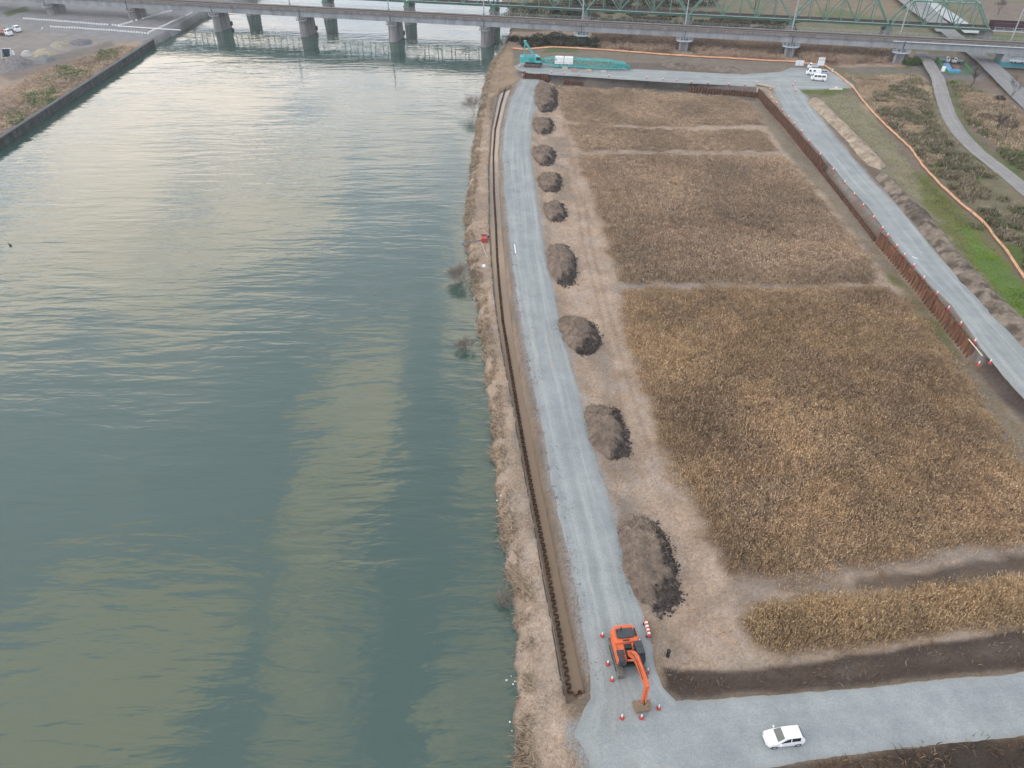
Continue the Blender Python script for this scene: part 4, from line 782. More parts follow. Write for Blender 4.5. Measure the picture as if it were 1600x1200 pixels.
# ---------------------------------------------------------------- sheet piles
def rust(name, a, b, sc=1.6):
    m = bpy.data.materials.new(name); m.use_nodes = True; nt = m.node_tree; N = nt.nodes; L = nt.links; bs = N['Principled BSDF']; bs.inputs['Roughness'].default_value = .85; bs.inputs['Specular IOR Level'].default_value = .25
    geo = N.new('ShaderNodeNewGeometry'); mp = N.new('ShaderNodeMapping'); mp.inputs['Scale'].default_value = (1, 1, .25); L.new(geo.outputs['Position'], mp.inputs[0])
    n = N.new('ShaderNodeTexNoise'); n.inputs['Scale'].default_value = sc; n.inputs['Detail'].default_value = 7; n.inputs['Roughness'].default_value = .7; L.new(mp.outputs[0], n.inputs['Vector'])
    mr = N.new('ShaderNodeMapRange'); L.new(n.outputs[0], mr.inputs[0]); mr.inputs[1].default_value = .35; mr.inputs[2].default_value = .65
    mx = N.new('ShaderNodeMixRGB'); L.new(mr.outputs[0], mx.inputs[0]); mx.inputs[1].default_value = (*a, 1); mx.inputs[2].default_value = (*b, 1); L.new(mx.outputs[0], bs.inputs['Base Color']); return m
MRUST = rust('rusty_steel', (.055, .030, .024), (.23, .105, .056)); MRUSTD = rust('dark_rust', (.045, .026, .02), (.15, .07, .04)); MREV = rust('weathered_steel', (.030, .036, .038), (.10, .10, .095), .6)
def pile_wall(name, pl, ztop, zbot, pitch, depth, m, label, cat='sheet pile wall', th=.05, group=None, zfun=None):
    ln = plen(pl); n = max(2, int(round(ln / pitch))); c = resample(pl, n * 4 + 1); d = np.gradient(c, axis=0); d /= np.linalg.norm(d, axis=1)[:, None]; pe = np.stack([d[:, 1], -d[:, 0]], 1)
    off = np.tile([-.5, -.5, .5, .5], n + 1)[:n * 4 + 1] * depth; sh_ = np.tile([-.12, .12, -.12, .12], n + 1)[:n * 4 + 1] * pitch
    P = c + pe * off[:, None] + d * sh_[:, None] * .6; Q = P + pe * th; o0 = c[len(c) // 2]
    k = len(P); rg = np.random.default_rng(int(ln)); zt = ztop + np.repeat(rg.normal(0, .05, n + 1), 4)[:k]
    v = np.concatenate([np.c_[P - o0, zt], np.c_[P - o0, 0 * zt + zbot], np.c_[Q - o0, zt], np.c_[Q - o0, 0 * zt + zbot]])
    i = np.arange(k - 1); q = np.concatenate([np.stack([i, i + 1, k + i + 1, k + i], 1), np.stack([2 * k + i + 1, 2 * k + i, 3 * k + i, 3 * k + i + 1], 1), np.stack([i + 1, i, 2 * k + i, 2 * k + i + 1], 1),
                                                                    [[0, k, 3 * k, 2 * k], [k - 1, 3 * k - 1, 4 * k - 1, 2 * k - 1]]])
    o = np_mesh(name, v, q, mat=m); o.location = (o0[0], o0[1], 0); tag(o, label, cat, group); return o
GSP = 'sheet pile walls round the reed field'
def foot(*p): return GL(p, ZF)
pile_wall('sheet_pile_wall', foot((1368, 380), (1440, 466), (1513, 561)), 4.05, .6, 1.05, .46, MRUST, 'tall rust orange sheet pile wall, nearest stretch by the raised road', group=GSP)
pile_wall('sheet_pile_wall', foot((1283, 270), (1325, 323), (1366, 377)), 2.25, .6, .9, .34, MRUSTD, 'low stretch of sheet pile wall half buried in soil', group=GSP)
pile_wall('sheet_pile_wall', foot((1183, 151), (1225, 200), (1270, 254), (1284, 271)), 3.95, .6, .9, .34, MRUSTD, 'far sheet pile wall running down from the timber ramp', group=GSP)
pile_wall('sheet_pile_wall', foot((1076, 143.5), (1130, 148.5), (1183, 153)), 3.0, .6, .9, .34, MRUSTD, 'dark sheet pile wall facing the field below the crossing road', group=GSP)
pile_wall('sheet_pile_wall', foot((817, 126.5), (857, 128.5)), 3.9, .6, .9, .34, MRUSTD, 'short sheet pile wall closing the haul road end below the crane', group=GSP)
pile_wall('sheet_pile_wall', foot((880, 132), (912, 135)), 2.7, .6, .9, .34, MRUSTD, 'small exposed piece of sheet pile wall below the crane boom', group=GSP)
pile_wall('sheet_pile_row', PILE_T, .98, -.3, .92, .42, MRUSTD, 'long row of rusty sheet piles standing in the water filled trench', 'sheet pile row')
pile_wall('sheet_pile_row', GL([(891, 1082), (918, 1080)], 1.0), 1.0, -.3, .8, .36, MRUST, 'short row of sheet piles closing the near end of the trench', 'sheet pile row')
# wall added so the trench's cut soil edge on the river side reads dark
def flat_wall(name, pl, z0, z1, th, m, label, cat):
    c = resample(pl, int(plen(pl) / 1.0)); n = len(c); d = np.gradient(c, axis=0); d /= np.linalg.norm(d, axis=1)[:, None]; pe = np.stack([d[:, 1], -d[:, 0]], 1); o0 = c[n // 2]
    Q = c + pe * th; v = np.concatenate([np.c_[c - o0, np.full(n, z1)], np.c_[c - o0, np.full(n, z0)], np.c_[Q - o0, np.full(n, z1)], np.c_[Q - o0, np.full(n, z0)]]); i = np.arange(n - 1)
    q = np.concatenate([np.stack([i, i + 1, n + i + 1, n + i], 1), np.stack([2 * n + i + 1, 2 * n + i, 3 * n + i, 3 * n + i + 1], 1), np.stack([i + 1, i, 2 * n + i, 2 * n + i + 1], 1), [[0, n, 3 * n, 2 * n], [n - 1, 3 * n - 1, 4 * n - 1, 2 * n - 1]]])
    o = np_mesh(name, v, q, mat=m); o.location = (o0[0], o0[1], 0); return tag(o, label, cat)
flat_wall('trench_cut_face', TR_L + (-.10, 0), .1, 1.5, .12, mat('dark_cut_edge', (.045, .04, .036), .8, scale=.8), 'dark wall added along the cut river side of the trench', 'cut face')
pile_wall('sheet_pile_revetment', REVET[:] , 2.35, -1, 1.0, .36, MREV, 'dark steel revetment along the far left river bank', 'revetment')
flat_wall('revetment_coping', REVET + (-.25, .2), 2.2, 2.6, .5, mat('coping', (.16, .165, .17), .8), 'grey coping beam on the far left revetment', 'coping')
# ---------------------------------------------------------------- bridges
CONC = mat('bridge_concrete', (.30, .315, .335), .85, var=.22, scale=.35, dirt=(.13, .12, .11, .75), stretch=(1, 1, .3)); CONCD = mat('stained_concrete', (.20, .19, .19), .9, var=.3, scale=.5, dirt=(.10, .075, .07, .8), stretch=(1.5, 1.5, .25))
PIERM = mat('pier_concrete', (.25, .24, .235), .9, var=.3, scale=.45, dirt=(.12, .09, .085, .85), stretch=(2, 2, .2)); BALL = mat('track_ballast', (.16, .135, .115), .95, var=.4, scale=3); RAILM = mat('rail_steel', (.10, .07, .055), .6, .3)
GALV = mat('galvanised_steel', (.42, .44, .46), .5, .3, var=.12); DKST = mat('dark_steel', (.05, .055, .06), .6); PALEB = mat('pale_grey_paint', (.50, .56, .60), .6)
TGRN = mat('faded_green_paint', (.10, .205, .165), .6, var=.25, scale=.6, dirt=(.16, .18, .15, .4)); TGRL = mat('light_green_paint', (.25, .36, .31), .6, var=.2, scale=.8); MAROON = mat('maroon_paint', (.045, .018, .020), .6, var=.2)
Q0 = G(0, 1.5, 7.4); Q1 = G(1600, 86, 7.4); bd = (Q1 - Q0) / np.linalg.norm(Q1 - Q0); bn = np.array((-bd[1], bd[0])); BL = float(np.linalg.norm(Q1 - Q0))
BM = Matrix(((bd[0], bn[0], 0, Q0[0]), (bd[1], bn[1], 0, Q0[1]), (0, 0, 1, 0), (0, 0, 0, 1)))
def bs(px): g = G(px, 1.5 + .0528 * px, 7.4); return float((g - Q0) @ bd)
def btop(px, py, z): g = G(px, py, z); return float((g - Q0) @ bd), float((g - Q0) @ bn)
br = empty('railway_viaduct', (0, 0, 0), 'grey concrete railway viaduct crossing the whole photo in front of the green truss', 'bridge'); br.matrix_world = BM
PX = [72, 201, 333, 470, 611, 757, 909, 1070, 1237, 1410]; PS = [bs(p) for p in PX]
DW = 7.6
ends = [-70] + PS + [bs(1575), BL + 70]
for i in range(len(ends) - 1):
    a, b = ends[i] + .04, ends[i + 1] - .04; mb = MB()
    mb.prism([(a, 7.4), (b, 7.4), (b, 9.55), (a, 9.55)], .0, 1.2).prism([(a, 7.4), (b, 7.4), (b, 9.55), (a, 9.55)], DW - 1.2, DW)
    mb.prism([(a, 9.0), (b, 9.0), (b, 9.5), (a, 9.5)], 1.21, DW - 1.21)
    for k in range(1, 6):                                                # web joints
        x = a + (b - a) * k / 6; mb.box((x, -.03, 8.4), (.12, .06, 1.9))
    mb.build('girder', CONC, br)
mb = MB(); mb.box(((BL) / 2, -.35, 9.95), (BL + 138, .16, .9)).box((BL / 2, -.14, 9.56), (BL + 138, .5, .2)); mb.build('parapet', CONCD, br)
mb = MB(); mb.box((BL / 2, DW + .35, 9.75), (BL + 138, .14, .5)).box((BL / 2, DW + .1, 9.56), (BL + 138, .6, .2)); mb.build('parapet', CONC, br)
mb = MB(); mb.box((BL / 2, DW / 2, 9.68), (BL + 138, DW - .6, .3)); mb.build('ballast_bed', BALL, br)
mb = MB()
for y in (1.5, 2.57, 5.0, 6.07): mb.box((BL / 2, y, 9.92), (BL + 138, .09, .15))
mb.build('rails', RAILM, br)
mb = MB(); s = 0
while s < BL + 60: mb.box((s, DW + .55, 10.3), (.07, .07, 1.5)); s += 2.2
for z in (10.4, 10.75, 11.05): mb.box((BL / 2, DW + .55, z), (BL + 120, .05, .05))
mb.build('guard_railing', mat('railing_paint', (.34, .36, .33), .6), br)
mb = MB(); mb.cyl((bs(1392), -.62, 9.75), (BL + 60, -.62, 9.75), .17); mb.build('pipe', PALEB, br)
for i, s in enumerate(PS):
    px = PX[i]; wet = 300 < px < 800 ; yb = float((BM @ Vector((s, 3, 0)))[1]); g = BM @ Vector((s, 3.5, 0)); base = -1.5 if wet else hz(g.x, g.y) - .4
    mb = MB()
    if px < 800:
        hw = 1.7; pl = []
        for k in range(7): a = math.pi / 2 + math.pi * k / 6; pl.append((hw * math.sin(a) * -1 + 0, 0))
        out = [(-hw, .9), (-hw * .62, -.1), (0, -.5), (hw * .62, -.1), (hw, .9), (hw, 8.1), (hw * .6, 9.2), (-hw * .6, 9.2), (-hw, 8.1)]
        rings = [[(s + x * f, 4 + (y - 4) * f, z) for x, y in out] for f, z in ((1.14, base), (1.06, 2.2), (1.0, 6.7), (1.1, 6.75), (1.1, 7.35))]
        mb.loft(rings)
    else:
        mb.box((s, 4.0, (base + 6.9) / 2), (1.9, 6.0, 6.9 - base)).cyl((s - 1.15, .9, base), (s - 1.15, .9, 6.9), .62, n=12).cyl((s + 1.15, .9, base), (s + 1.15, .9, 6.9), .55, n=12).cyl((s - 1.15, 7, base), (s - 1.15, 7, 6.9), .62, n=12).cyl((s + 1.15, 7, base), (s + 1.15, 7, 6.9), .55, n=12)
        mb.box((s, 4, 7.12), (4.0, 7.8, .5))
    pr = mb.build('pier', PIERM if px < 800 else CONC, br)
    mb = MB()                                                           # inspection platform with railing round the pier head
    w = 2.2 if px < 800 else 3.0; n = 14; ring = [(s + w * math.cos(2 * math.pi * k / n), .1 + 1.9 * math.sin(2 * math.pi * k / n)) for k in range(n)]
    mb.plate(ring, 6.05, 6.3)
    for k in range(n):
        x, y = ring[k]; x2, y2 = ring[(k + 1) % n]; mb.bar((x, y, 6.2), (x, y, 7.2), .07)
        for z in (6.75, 7.2): mb.bar((x, y, z), (x2, y2, z), .07)
    mb.build('inspection_platform', PALEB if px > 800 else GALV, pr)
    mb = MB(); mb.box((s, -.95, 8.2), (.22, .22, 3.6)).box((s - .9, -.2, 6.75), (.6, .8, .8)).box((s + .9, -.2, 6.75), (.6, .8, .8)); mb.build('drain_pipe', DKST, pr)
    if px < 800: mb = MB(); mb.box((s + 1.0, 8.7, 1.4), (1.8, 1.9, 1.6)).build('fender', mat('dark_fender', (.06, .05, .05), .9), pr)
# catenary poles stand on the far edge of the deck
def cat_pole(s, first=[None]):
    if first[0] is None:
        r = empty('catenary_pole', (0, 0, 0), 'pale grey catenary pole standing on the far edge of the concrete viaduct', 'pole', group='catenary poles on the concrete viaduct')
        mb = MB(); mb.cyl((0, 0, 0), (0, 0, 10.5), .24, .19, 8); mb.build('mast', GALV, r)
        mb = MB(); mb.bar((0, 0, 8.6), (0, -3.4, 9.0), .07).bar((0, 0, 7.3), (0, -3.3, 8.2), .06).bar((0, -3.2, 7.7), (0, -3.2, 9.2), .05); mb.build('cantilever', GALV, r)
        mb = MB(); mb.box((0, 0, .3), (.8, .7, .6)); mb.build('base', CONC, r); first[0] = r
    else: r = copy_tree(first[0])
    p = BM @ Vector((s, DW + .95, 9.6)); r.location = p; r.rotation_euler = (0, 0, math.atan2(bd[1], bd[0])); return r
for px, py in ((455, 8), (605, 18), (755, 25), (910, 32), (1071, 38), (1237, 48), (1406, 57), (1580, 66)): cat_pole(btop(px, py, 9.6)[0])
# portal abutment at the right edge
ab = empty('bridge_abutment', (0, 0, 0), 'big grey concrete portal pier with a teal painted band at the right edge', 'abutment'); ab.matrix_world = BM
sa = bs(1560); gz = 3.5
mb = MB(); mb.box((sa + 9.5, 3.9, (gz + 7.3) / 2 - .2), (15, 7.4, 7.3 - gz + .5)); mb.box((sa + 9.5, 3.9, 7.15), (12, 8.6, .4)); mb.build('pier_wall', CONC, ab)
mb = MB(); mb.box((sa + 9.5, .17, gz + .55), (15.1, .1, 1.5)); mb.box((sa + 1.97, 3.9, gz + .55), (.1, 7.3, 1.5)); mb.build('painted_band', mat('teal_paint', (.05, .25, .30), .6, var=.25), ab)
sg = MB(); sg.box((sa + 6.8, .07, gz + 1.6), (3.6, .12, .95)); so = sg.build('black_sign', DKST, ab)
mb = MB(); mb.cyl((sa + 5.7, .02, gz + 1.6), (sa + 5.7, -.02, gz + 1.6), .28, n=14).box((sa + 7.3, 0, gz + 1.6), (1.5, .04, .36)); mb.build('sign_marks', mat('white_paint', (.78, .79, .80), .5, var=.06), so)
mb = MB(); mb.plate([(sa + 4.5, -2.2), (sa + 10, -2.2), (sa + 10.8, -1), (sa + 10, .1), (sa + 4.5, .1), (sa + 3.8, -1)], 5.6, 5.8)
for x in np.linspace(sa + 4.5, sa + 10, 6): mb.bar((x, -2.2, 5.7), (x, -2.2, 6.9), .08)
for z in (6.3, 6.9): mb.bar((sa + 4.5, -2.2, z), (sa + 10, -2.2, z), .08)
mb.build('platform', PALEB, ab)
# green steel truss bridge behind
T0 = G(800, 10, 9); T1 = G(1547, 46.5, 9); td = (T1 - T0) / np.linalg.norm(T1 - T0); tn = np.array((-td[1], td[0])); TM = Matrix(((td[0], tn[0], 0, T0[0]), (td[1], tn[1], 0, T0[1]), (0, 0, 1, 0), (0, 0, 0, 1)))
def ts(px): g = G(px, 10 + (px - 800) * .0489, 9); return float((g - T0) @ td)
tb = empty('truss_bridge', (0, 0, 0), 'green steel truss railway bridge behind the grey concrete viaduct', 'bridge'); tb.matrix_world = TM
TS = [ts(770), ts(915), ts(1075), ts(1238), ts(1390), ts(1547)]; sp = (TS[-1] - TS[0]) / 5; TS = [TS[0] - sp * k for k in (4, 3, 2, 1)] + TS
TW, TH = 5.4, 8.4
for i in range(len(TS) - 1):
    a, b = TS[i] + .5, TS[i + 1] - .5; n = 6; xs = [a + (b - a) * k / n for k in range(n + 1)]
    over = TS[i + 1] < ts(775)
    for y in ((0, TW)):
        mb = MB(); mb.box(((a + b) / 2, y, 9.0), (b - a, .5, .9))
        mb.build('bottom_chord', TGRN, tb)
        mb = MB()
        mb.box(((xs[1] + xs[-2]) / 2, y, 9 + TH), (xs[-2] - xs[1] + .4, .5, .45))
        for k in range(1, n): mb.bar((xs[k], y, 9.4), (xs[k], y, 9 + TH - .2), .26, .3)
        for (p, q) in (((0, 0), (1, 1)), ((1, 1), (2, 0)), ((2, 0), (3, 1)), ((3, 1), (4, 0)), ((4, 0), (5, 1)), ((5, 1), (6, 0))):
            w = .5 if (p[0] == 0 or q[0] == 6) else .3; mb.bar((xs[p[0]], y + .003 * (p[0] + 1), 9.2 + p[1] * (TH - .3)), (xs[q[0]], y + .003 * (p[0] + 1), 9.2 + q[1] * (TH - .3)), w, w * .9)
        mb.build('truss', TGRN, tb)
    mb = MB()
    for k in range(1, n): mb.bar((xs[k], .2, 9 + TH + .05), (xs[k], TW - .2, 9 + TH + .05), .22)
    for k in range(1, n - 1): mb.bar((xs[k], .2, 9 + TH), (xs[k + 1], TW - .2, 9 + TH), .16)
    for k in (0, n): mb.bar((xs[k], -.25, 9.6), (xs[1 if k == 0 else n - 1], -.25, 9 + TH + .25), .14, .12).bar((xs[k], TW + .25, 9.6), (xs[1 if k == 0 else n - 1], TW + .25, 9 + TH + .25), .14, .12)
    mb.build('top_bracing', TGRL, tb)
    mb = MB(); mb.box(((a + b) / 2, TW / 2, 9.5), (b - a, TW - .6, .25))
    for y in (2.1, 3.2): mb.box(((a + b) / 2, y, 9.72), (b - a, .1, .16))
    k = a
    while k < b: mb.box((k, TW / 2, 9.66), (.25, 2.6, .12)); k += .9
    mb.build('track_deck', mat('dark_sleepers', (.055, .045, .042), .9), tb)
    mb = MB(); mb.box(((a + b) / 2, -.75, 9.52), (b - a, .9, .08)); mb.build('walkway', TGRL, tb)
    s = TS[i]; g = TM @ Vector((s, 2.7, 0)); wetp = s < ts(790); base = -1.5 if wetp else hz(g.x, g.y) - .4
    mb = MB(); mb.loft([[(s + x * f, TW / 2 + y * f, z) for x, y in ((-1.5, -2.8), (-.8, -3.9), (.8, -3.9), (1.5, -2.8), (1.5, 2.8), (.8, 3.9), (-.8, 3.9), (-1.5, 2.8))] for f, z in ((1.2, base), (1.0, 6.6), (1.12, 6.62), (1.12, 7.2))]); pr = mb.build('pier', CONCD, tb)
    mb = MB(); mb.box((s, TW / 2, 7.85), (2.2, TW + 1.4, 1.25)); mb.build('bearing', TGRN, pr)
mb = MB(); a = TS[-1] + .6; mb.box((a + 45, 0, 10.1), (90, .4, 2.6)).box((a + 45, TW, 10.1), (90, .4, 2.6)).box((a + 45, TW / 2, 9.2), (90, TW - .5, .3)); mb.build('plate_girder', MAROON, tb)
mb = MB(); mb.box((a + 45, -1.2, 9.0), (90, 1.2, .1))
for k in range(30): mb.bar((a + .5 + k * 3, -1.75, 9.05), (a + .5 + k * 3, -1.75, 10.2), .08)
for z in (9.6, 10.2): mb.bar((a, -1.75, z), (a + 90, -1.75, z), .08)
mb.build('walkway', PALEB, tb)
s = TS[-1]; g = TM @ Vector((s, 2.7, 0)); mb = MB(); mb.box((s, TW / 2, (hz(g.x, g.y) + 8.3) / 2 - .2), (3, 7, 8.3 - hz(g.x, g.y))); mb.build('pier', CONCD, tb)

# ---------------------------------------------------------------- vehicles
WHITE = mat('white_car_paint', (.80, .81, .83), .28, 0, .04, 1, spec=.5); GLASS = mat('dark_glass', (.018, .022, .026), .08, 0, .1, spec=.7); WSHD = mat('windscreen_glass', (.15, .155, .135), .1, 0, .12, spec=.7)
TYRE = mat('tyre_rubber', (.022, .022, .024), .9); RIMM = mat('wheel_rim', (.42, .43, .45), .4, .5); BLACKP = mat('black_plastic', (.035, .036, .04), .6); LAMP = mat('lamp_lens', (.70, .70, .66), .15); REDL = mat('red_lens', (.30, .02, .02), .25)
def ring(x, prof): return [(x, y, z) for y, z in prof] + [(x, -y, z) for y, z in prof[::-1]]
def interp(st, x, k):
    xs = [s[0] for s in st]
    for i in range(len(st) - 1):
        a, b = st[i], st[i + 1]
        if min(a[0], b[0]) <= x <= max(a[0], b[0]):
            t = (x - a[0]) / (b[0] - a[0]); return Vector((x, a[1][k][0] * (1 - t) + b[1][k][0] * t, a[1][k][1] * (1 - t) + b[1][k][1] * t))
def vehicle(name, loc, rz, label, cat, st, side, front, rear, wheels, rw, paint=None, group=None, zr=None, mirrors=None):
    r = empty(name, loc, label, cat, rz, group); pm = paint or WHITE
    MB().loft([ring(x, p) for x, p in st]).build('body', pm, r, bevel=.035)
    for (x0, x1, t0, t1) in side:
        for sg in (1, -1):
            def sp(x, t):
                a = interp(st, x, 2); b = interp(st, x, 3); p = a.lerp(b, t); return Vector((p.x, (p.y + .012) * sg, p.z))
            c = [sp(x0, t0), sp(x1, t0), sp(x1, t1), sp(x0, t1)]
            if sg < 0: c = c[::-1]
            MB().slab(*c).build('side_window', GLASS, r)
    for nm, (xa, xb, ma, mb_, m) in (('windscreen', front), ('rear_window', rear)):
        if xa is None: continue
        a = interp(st, xa, 3); b = interp(st, xb, 3); s_ = .014 if nm == 'windscreen' else -.014
        MB().slab((a.x + s_, a.y * ma, a.z + .012), (a.x + s_, -a.y * ma, a.z + .012), (b.x + s_, -b.y * mb_, b.z + .012), (b.x + s_, b.y * mb_, b.z + .012)).build(nm, m, r)
    for x, y in wheels:
        for sg in (1, -1):
            w = MB().cyl((x, sg * (y - .19), rw), (x, sg * y, rw), rw, n=18).build('wheel', TYRE, r); MB().cyl((x, sg * (y - .01), rw), (x, sg * (y + .012), rw), rw * .62, n=14).build('rim', RIMM, w)
    f = st[0]; y1 = f[1][2][0]; z1 = f[1][2][1]
    for sg in (1, -1):
        MB().box((f[0] - .06, sg * (y1 - .16), z1 + .02), (.14, .26, .13)).build('headlight', LAMP, r)
        l = st[-1]; MB().box((l[0] + .03, sg * (l[1][1][0] - .10), l[1][2][1] - .12), (.07, .12, .26)).build('tail_light', REDL, r)
        if mirrors: MB().box((mirrors[0], sg * (mirrors[1] + .1), mirrors[2]), (.1, .2, .15)).build('side_mirror', pm, r)
    MB().box((f[0] + .01, 0, f[1][1][1] - .1), (.06, y1 * 1.6, .16)).build('bumper', BLACKP if paint else pm, r)
    return r
HATCH = [(1.80, [(.50, .34), (.60, .48), (.58, .62), (.46, .70)]), (1.66, [(.68, .25), (.76, .48), (.73, .72), (.60, .83)]), (.92, [(.74, .21), (.79, .58), (.765, .90), (.66, .97)]), (.22, [(.74, .21), (.80, .60), (.76, .94), (.585, 1.47)]), (-.5, [(.74, .21), (.80, .60), (.76, .95), (.59, 1.50)]), (-1.42, [(.74, .22), (.79, .60), (.75, .97), (.575, 1.46)]), (-1.72, [(.72, .26), (.77, .60), (.73, .98), (.60, 1.05)]), (-1.80, [(.66, .32), (.73, .60), (.68, .90), (.52, .96)])]
def yaw_px(x0, y0, x1, y1, z): a = G(x0, y0, z); b = G(x1, y1, z); return math.atan2(b[1] - a[1], b[0] - a[0])
ZRD = ZR + .05
g = G(1222, 1156, ZRD)
vehicle('hatchback', (g[0], g[1], ZRD), yaw_px(1246, 1158, 1202, 1163, ZRD), 'small white hatchback parked on the gravel of the bottom road', 'car', HATCH, [(.60, -.32, .12, .86), (-.42, -1.28, .12, .84)], (.86, .27, .93, .93, WSHD), (-1.48, -1.69, .86, .9, GLASS), [(1.12, .79), (-1.18, .79)], .29, mirrors=(.72, .80, .98))
VAN = [(2.30, [(.66, .40), (.78, .62), (.78, .95), (.70, 1.08)]), (2.16, [(.78, .3), (.86, .62), (.855, 1.02), (.78, 1.18)]), (1.60, [(.82, .28), (.88, .66), (.86, 1.10), (.72, 1.90)]), (.9, [(.82, .28), (.88, .66), (.865, 1.12), (.74, 1.98)]), (-2.10, [(.82, .28), (.88, .66), (.865, 1.12), (.74, 1.97)]), (-2.33, [(.80, .36), (.86, .7), (.84, 1.12), (.70, 1.82)])]
g = G(1278, 126, ZP); zv = ZP + .05; VYAW = yaw_px(1285, 126, 1265, 124.5, ZP)
vehicle('minivan', (g[0], g[1], zv), VYAW, 'white minivan with dark side windows, nearest of the parked white vehicles', 'van', VAN, [(1.45, .65, .1, .82), (.5, -.7, .14, .8), (-.85, -2.0, .14, .8)], (2.1, 1.65, .92, .94, GLASS), (None, None, 0, 0, None), [(1.5, .88), (-1.35, .88)], .33, mirrors=(1.75, .88, 1.2))
g = G(1270, 117.5, ZP)
vehicle('delivery_van', (g[0], g[1], zv), VYAW, 'white box shaped van parked directly behind the minivan', 'van', VAN, [(1.45, .75, .1, .82), (.2, -.5, .2, .8)], (2.1, 1.65, .92, .94, GLASS), (None, None, 0, 0, None), [(1.5, .88), (-1.35, .88)], .33)
g = G(1282.5, 118, ZP)
SILV = mat('silver_paint', (.42, .43, .45), .35, .3, .05)
vehicle('compact_car', (g[0] + .8, g[1] + 1.0, zv), VYAW, 'grey compact car half hidden behind the two white vans', 'car', HATCH, [(.60, -.32, .12, .86), (-.42, -1.28, .12, .84)], (.86, .27, .93, .93, GLASS), (-1.48, -1.69, .86, .9, GLASS), [(1.12, .79), (-1.18, .79)], .29, paint=SILV)
CAB = [(1.70, [(.55, .40), (.68, .60), (.66, .95), (.62, 1.10)]), (1.60, [(.66, .30), (.735, .6), (.73, 1.02), (.66, 1.15)]), (1.22, [(.68, .28), (.74, .66), (.72, 1.10), (.60, 1.74)]), (.55, [(.68, .28), (.74, .66), (.72, 1.10), (.62, 1.80)]), (.42, [(.68, .30), (.73, .66), (.71, 1.10), (.60, 1.76)])]
def mini_truck(loc, rz, label, bedm=None, gates=.32, group=None, name='mini_truck'):
    r = vehicle(name, loc, rz, label, 'truck', CAB, [(1.2, .6, .1, .82)], (1.56, 1.25, .9, .92, GLASS), (None, None, 0, 0, None), [(1.0, .73), (-1.05, .73)], .27, group=group)
    bm_ = bedm or PALEB
    mb = MB(); mb.box((-.65, 0, .70), (2.05, 1.42, .10)); mb.box((-.65, .69, .76 + gates / 2), (2.05, .05, gates)).box((-.65, -.69, .76 + gates / 2), (2.05, .05, gates)).box((-1.66, 0, .76 + gates / 2), (.05, 1.32, gates)).box((.35, 0, .95), (.05, 1.32, .45)); mb.build('cargo_bed', bm_, r)
    MB().box((-.5, 0, .5), (2.6, .7, .24)).build('chassis', BLACKP, r); return r
g = G(1266, 107.5, ZP); mini_truck((g[0] + .7, g[1], zv), VYAW, 'white cab mini truck parked behind the white notice board')
g1 = G(1477, 91, ZP); g2 = G(1497, 92.5, ZP)
hzP = lambda g_: hz(g_[0], g_[1]) + .02
mini_truck((g1[0], g1[1], hzP(g1)), yaw_px(1475, 90, 1483, 90.5, ZP), 'white mini truck with grey bed, left one in the green fenced compound', GALV, .5, 'mini trucks in the fenced compound')
mini_truck((g2[0], g2[1], hzP(g2)), yaw_px(1500, 92.5, 1490, 92, ZP), 'white mini truck with grey bed, right one in the green fenced compound', GALV, .5, 'mini trucks in the fenced compound')
# left yard lorries and tipper
def lorry(px, py, rz, label, bodym, boom):
    g = G(px, py, ZL + .4); z = hz(*g) + .02; r = vehicle('lorry', (g[0], g[1], z), rz, label, 'truck', [(x * 1.45 + .8, [(y * 1.5, z_ * 1.42) for y, z_ in p]) for x, p in CAB], [(2.5, 1.75, .1, .82)], (3.05, 2.62, .9, .92, WSHD), (None, None, 0, 0, None), [(2.3, 1.1), (-1.7, 1.1), (-2.9, 1.1)], .48)
    MB().box((-1.4, 0, 1.25), (5.2, 2.2, .16)).box((-1.4, 1.07, 1.55), (5.2, .06, .45)).box((-1.4, -1.07, 1.55), (5.2, .06, .45)).box((-3.97, 0, 1.55), (.06, 2.2, .45)).build('cargo_bed', bodym, r); MB().box((-.6, 0, .85), (6.4, .9, .4)).build('chassis', BLACKP, r)
    if boom: MB().cyl((.9, 0, 1.3), (.9, 0, 3.2), .25).bar((.9, 0, 3.1), (-3.2, 0, 3.4), .3).build('loader_crane', bodym, r)
    return r
PINK = mat('faded_red_paint', (.40, .20, .19), .6, var=.25); TEAL2 = mat('pale_teal_paint', (.30, .42, .42), .6)
lorry(9, 56, yaw_px(0, 54, 18, 56, ZL), 'white cab lorry with faded red crane bed at the left edge', PINK, True)
lorry(24, 50, yaw_px(15, 48, 30, 51, ZL), 'white cab lorry with pale teal bed behind the red crane lorry', TEAL2, False)
g = G(16, 93, ZL + .4); tr_ = empty('tipper_truck', (g[0], g[1], hz(*g) + .02), 'small tipper with its empty dark dump box facing us in the dirt yard', 'truck', R(-86))
MB().prism([(-.3, 1.0), (2.3, 1.0), (2.3, 1.12), (-.3, 1.12)], -1.5, 1.5).build('dump_floor', BLACKP, tr_); MB().prism([(0, 1.12), (2.0, 1.12), (.4, 3.4), (-.1, 3.4)], -1.62, -1.5).prism([(0, 1.12), (2.0, 1.12), (.4, 3.4), (-.1, 3.4)], 1.5, 1.62).box((-.25, 0, 3.42), (.5, 3.3, .12)).build('dump_sides', PALEB, tr_)
MB().prism([(-.2, 1.12), (0, 1.12), (-.05, 3.36), (-.22, 3.36)], -1.5, 1.5).build('dump_front', mat('dark_tank', (.045, .055, .06), .7), tr_); MB().box((2.25, 0, .95), (.2, 3.0, .45)).build('tail_board', mat('cream_paint', (.55, .52, .40), .6), tr_)
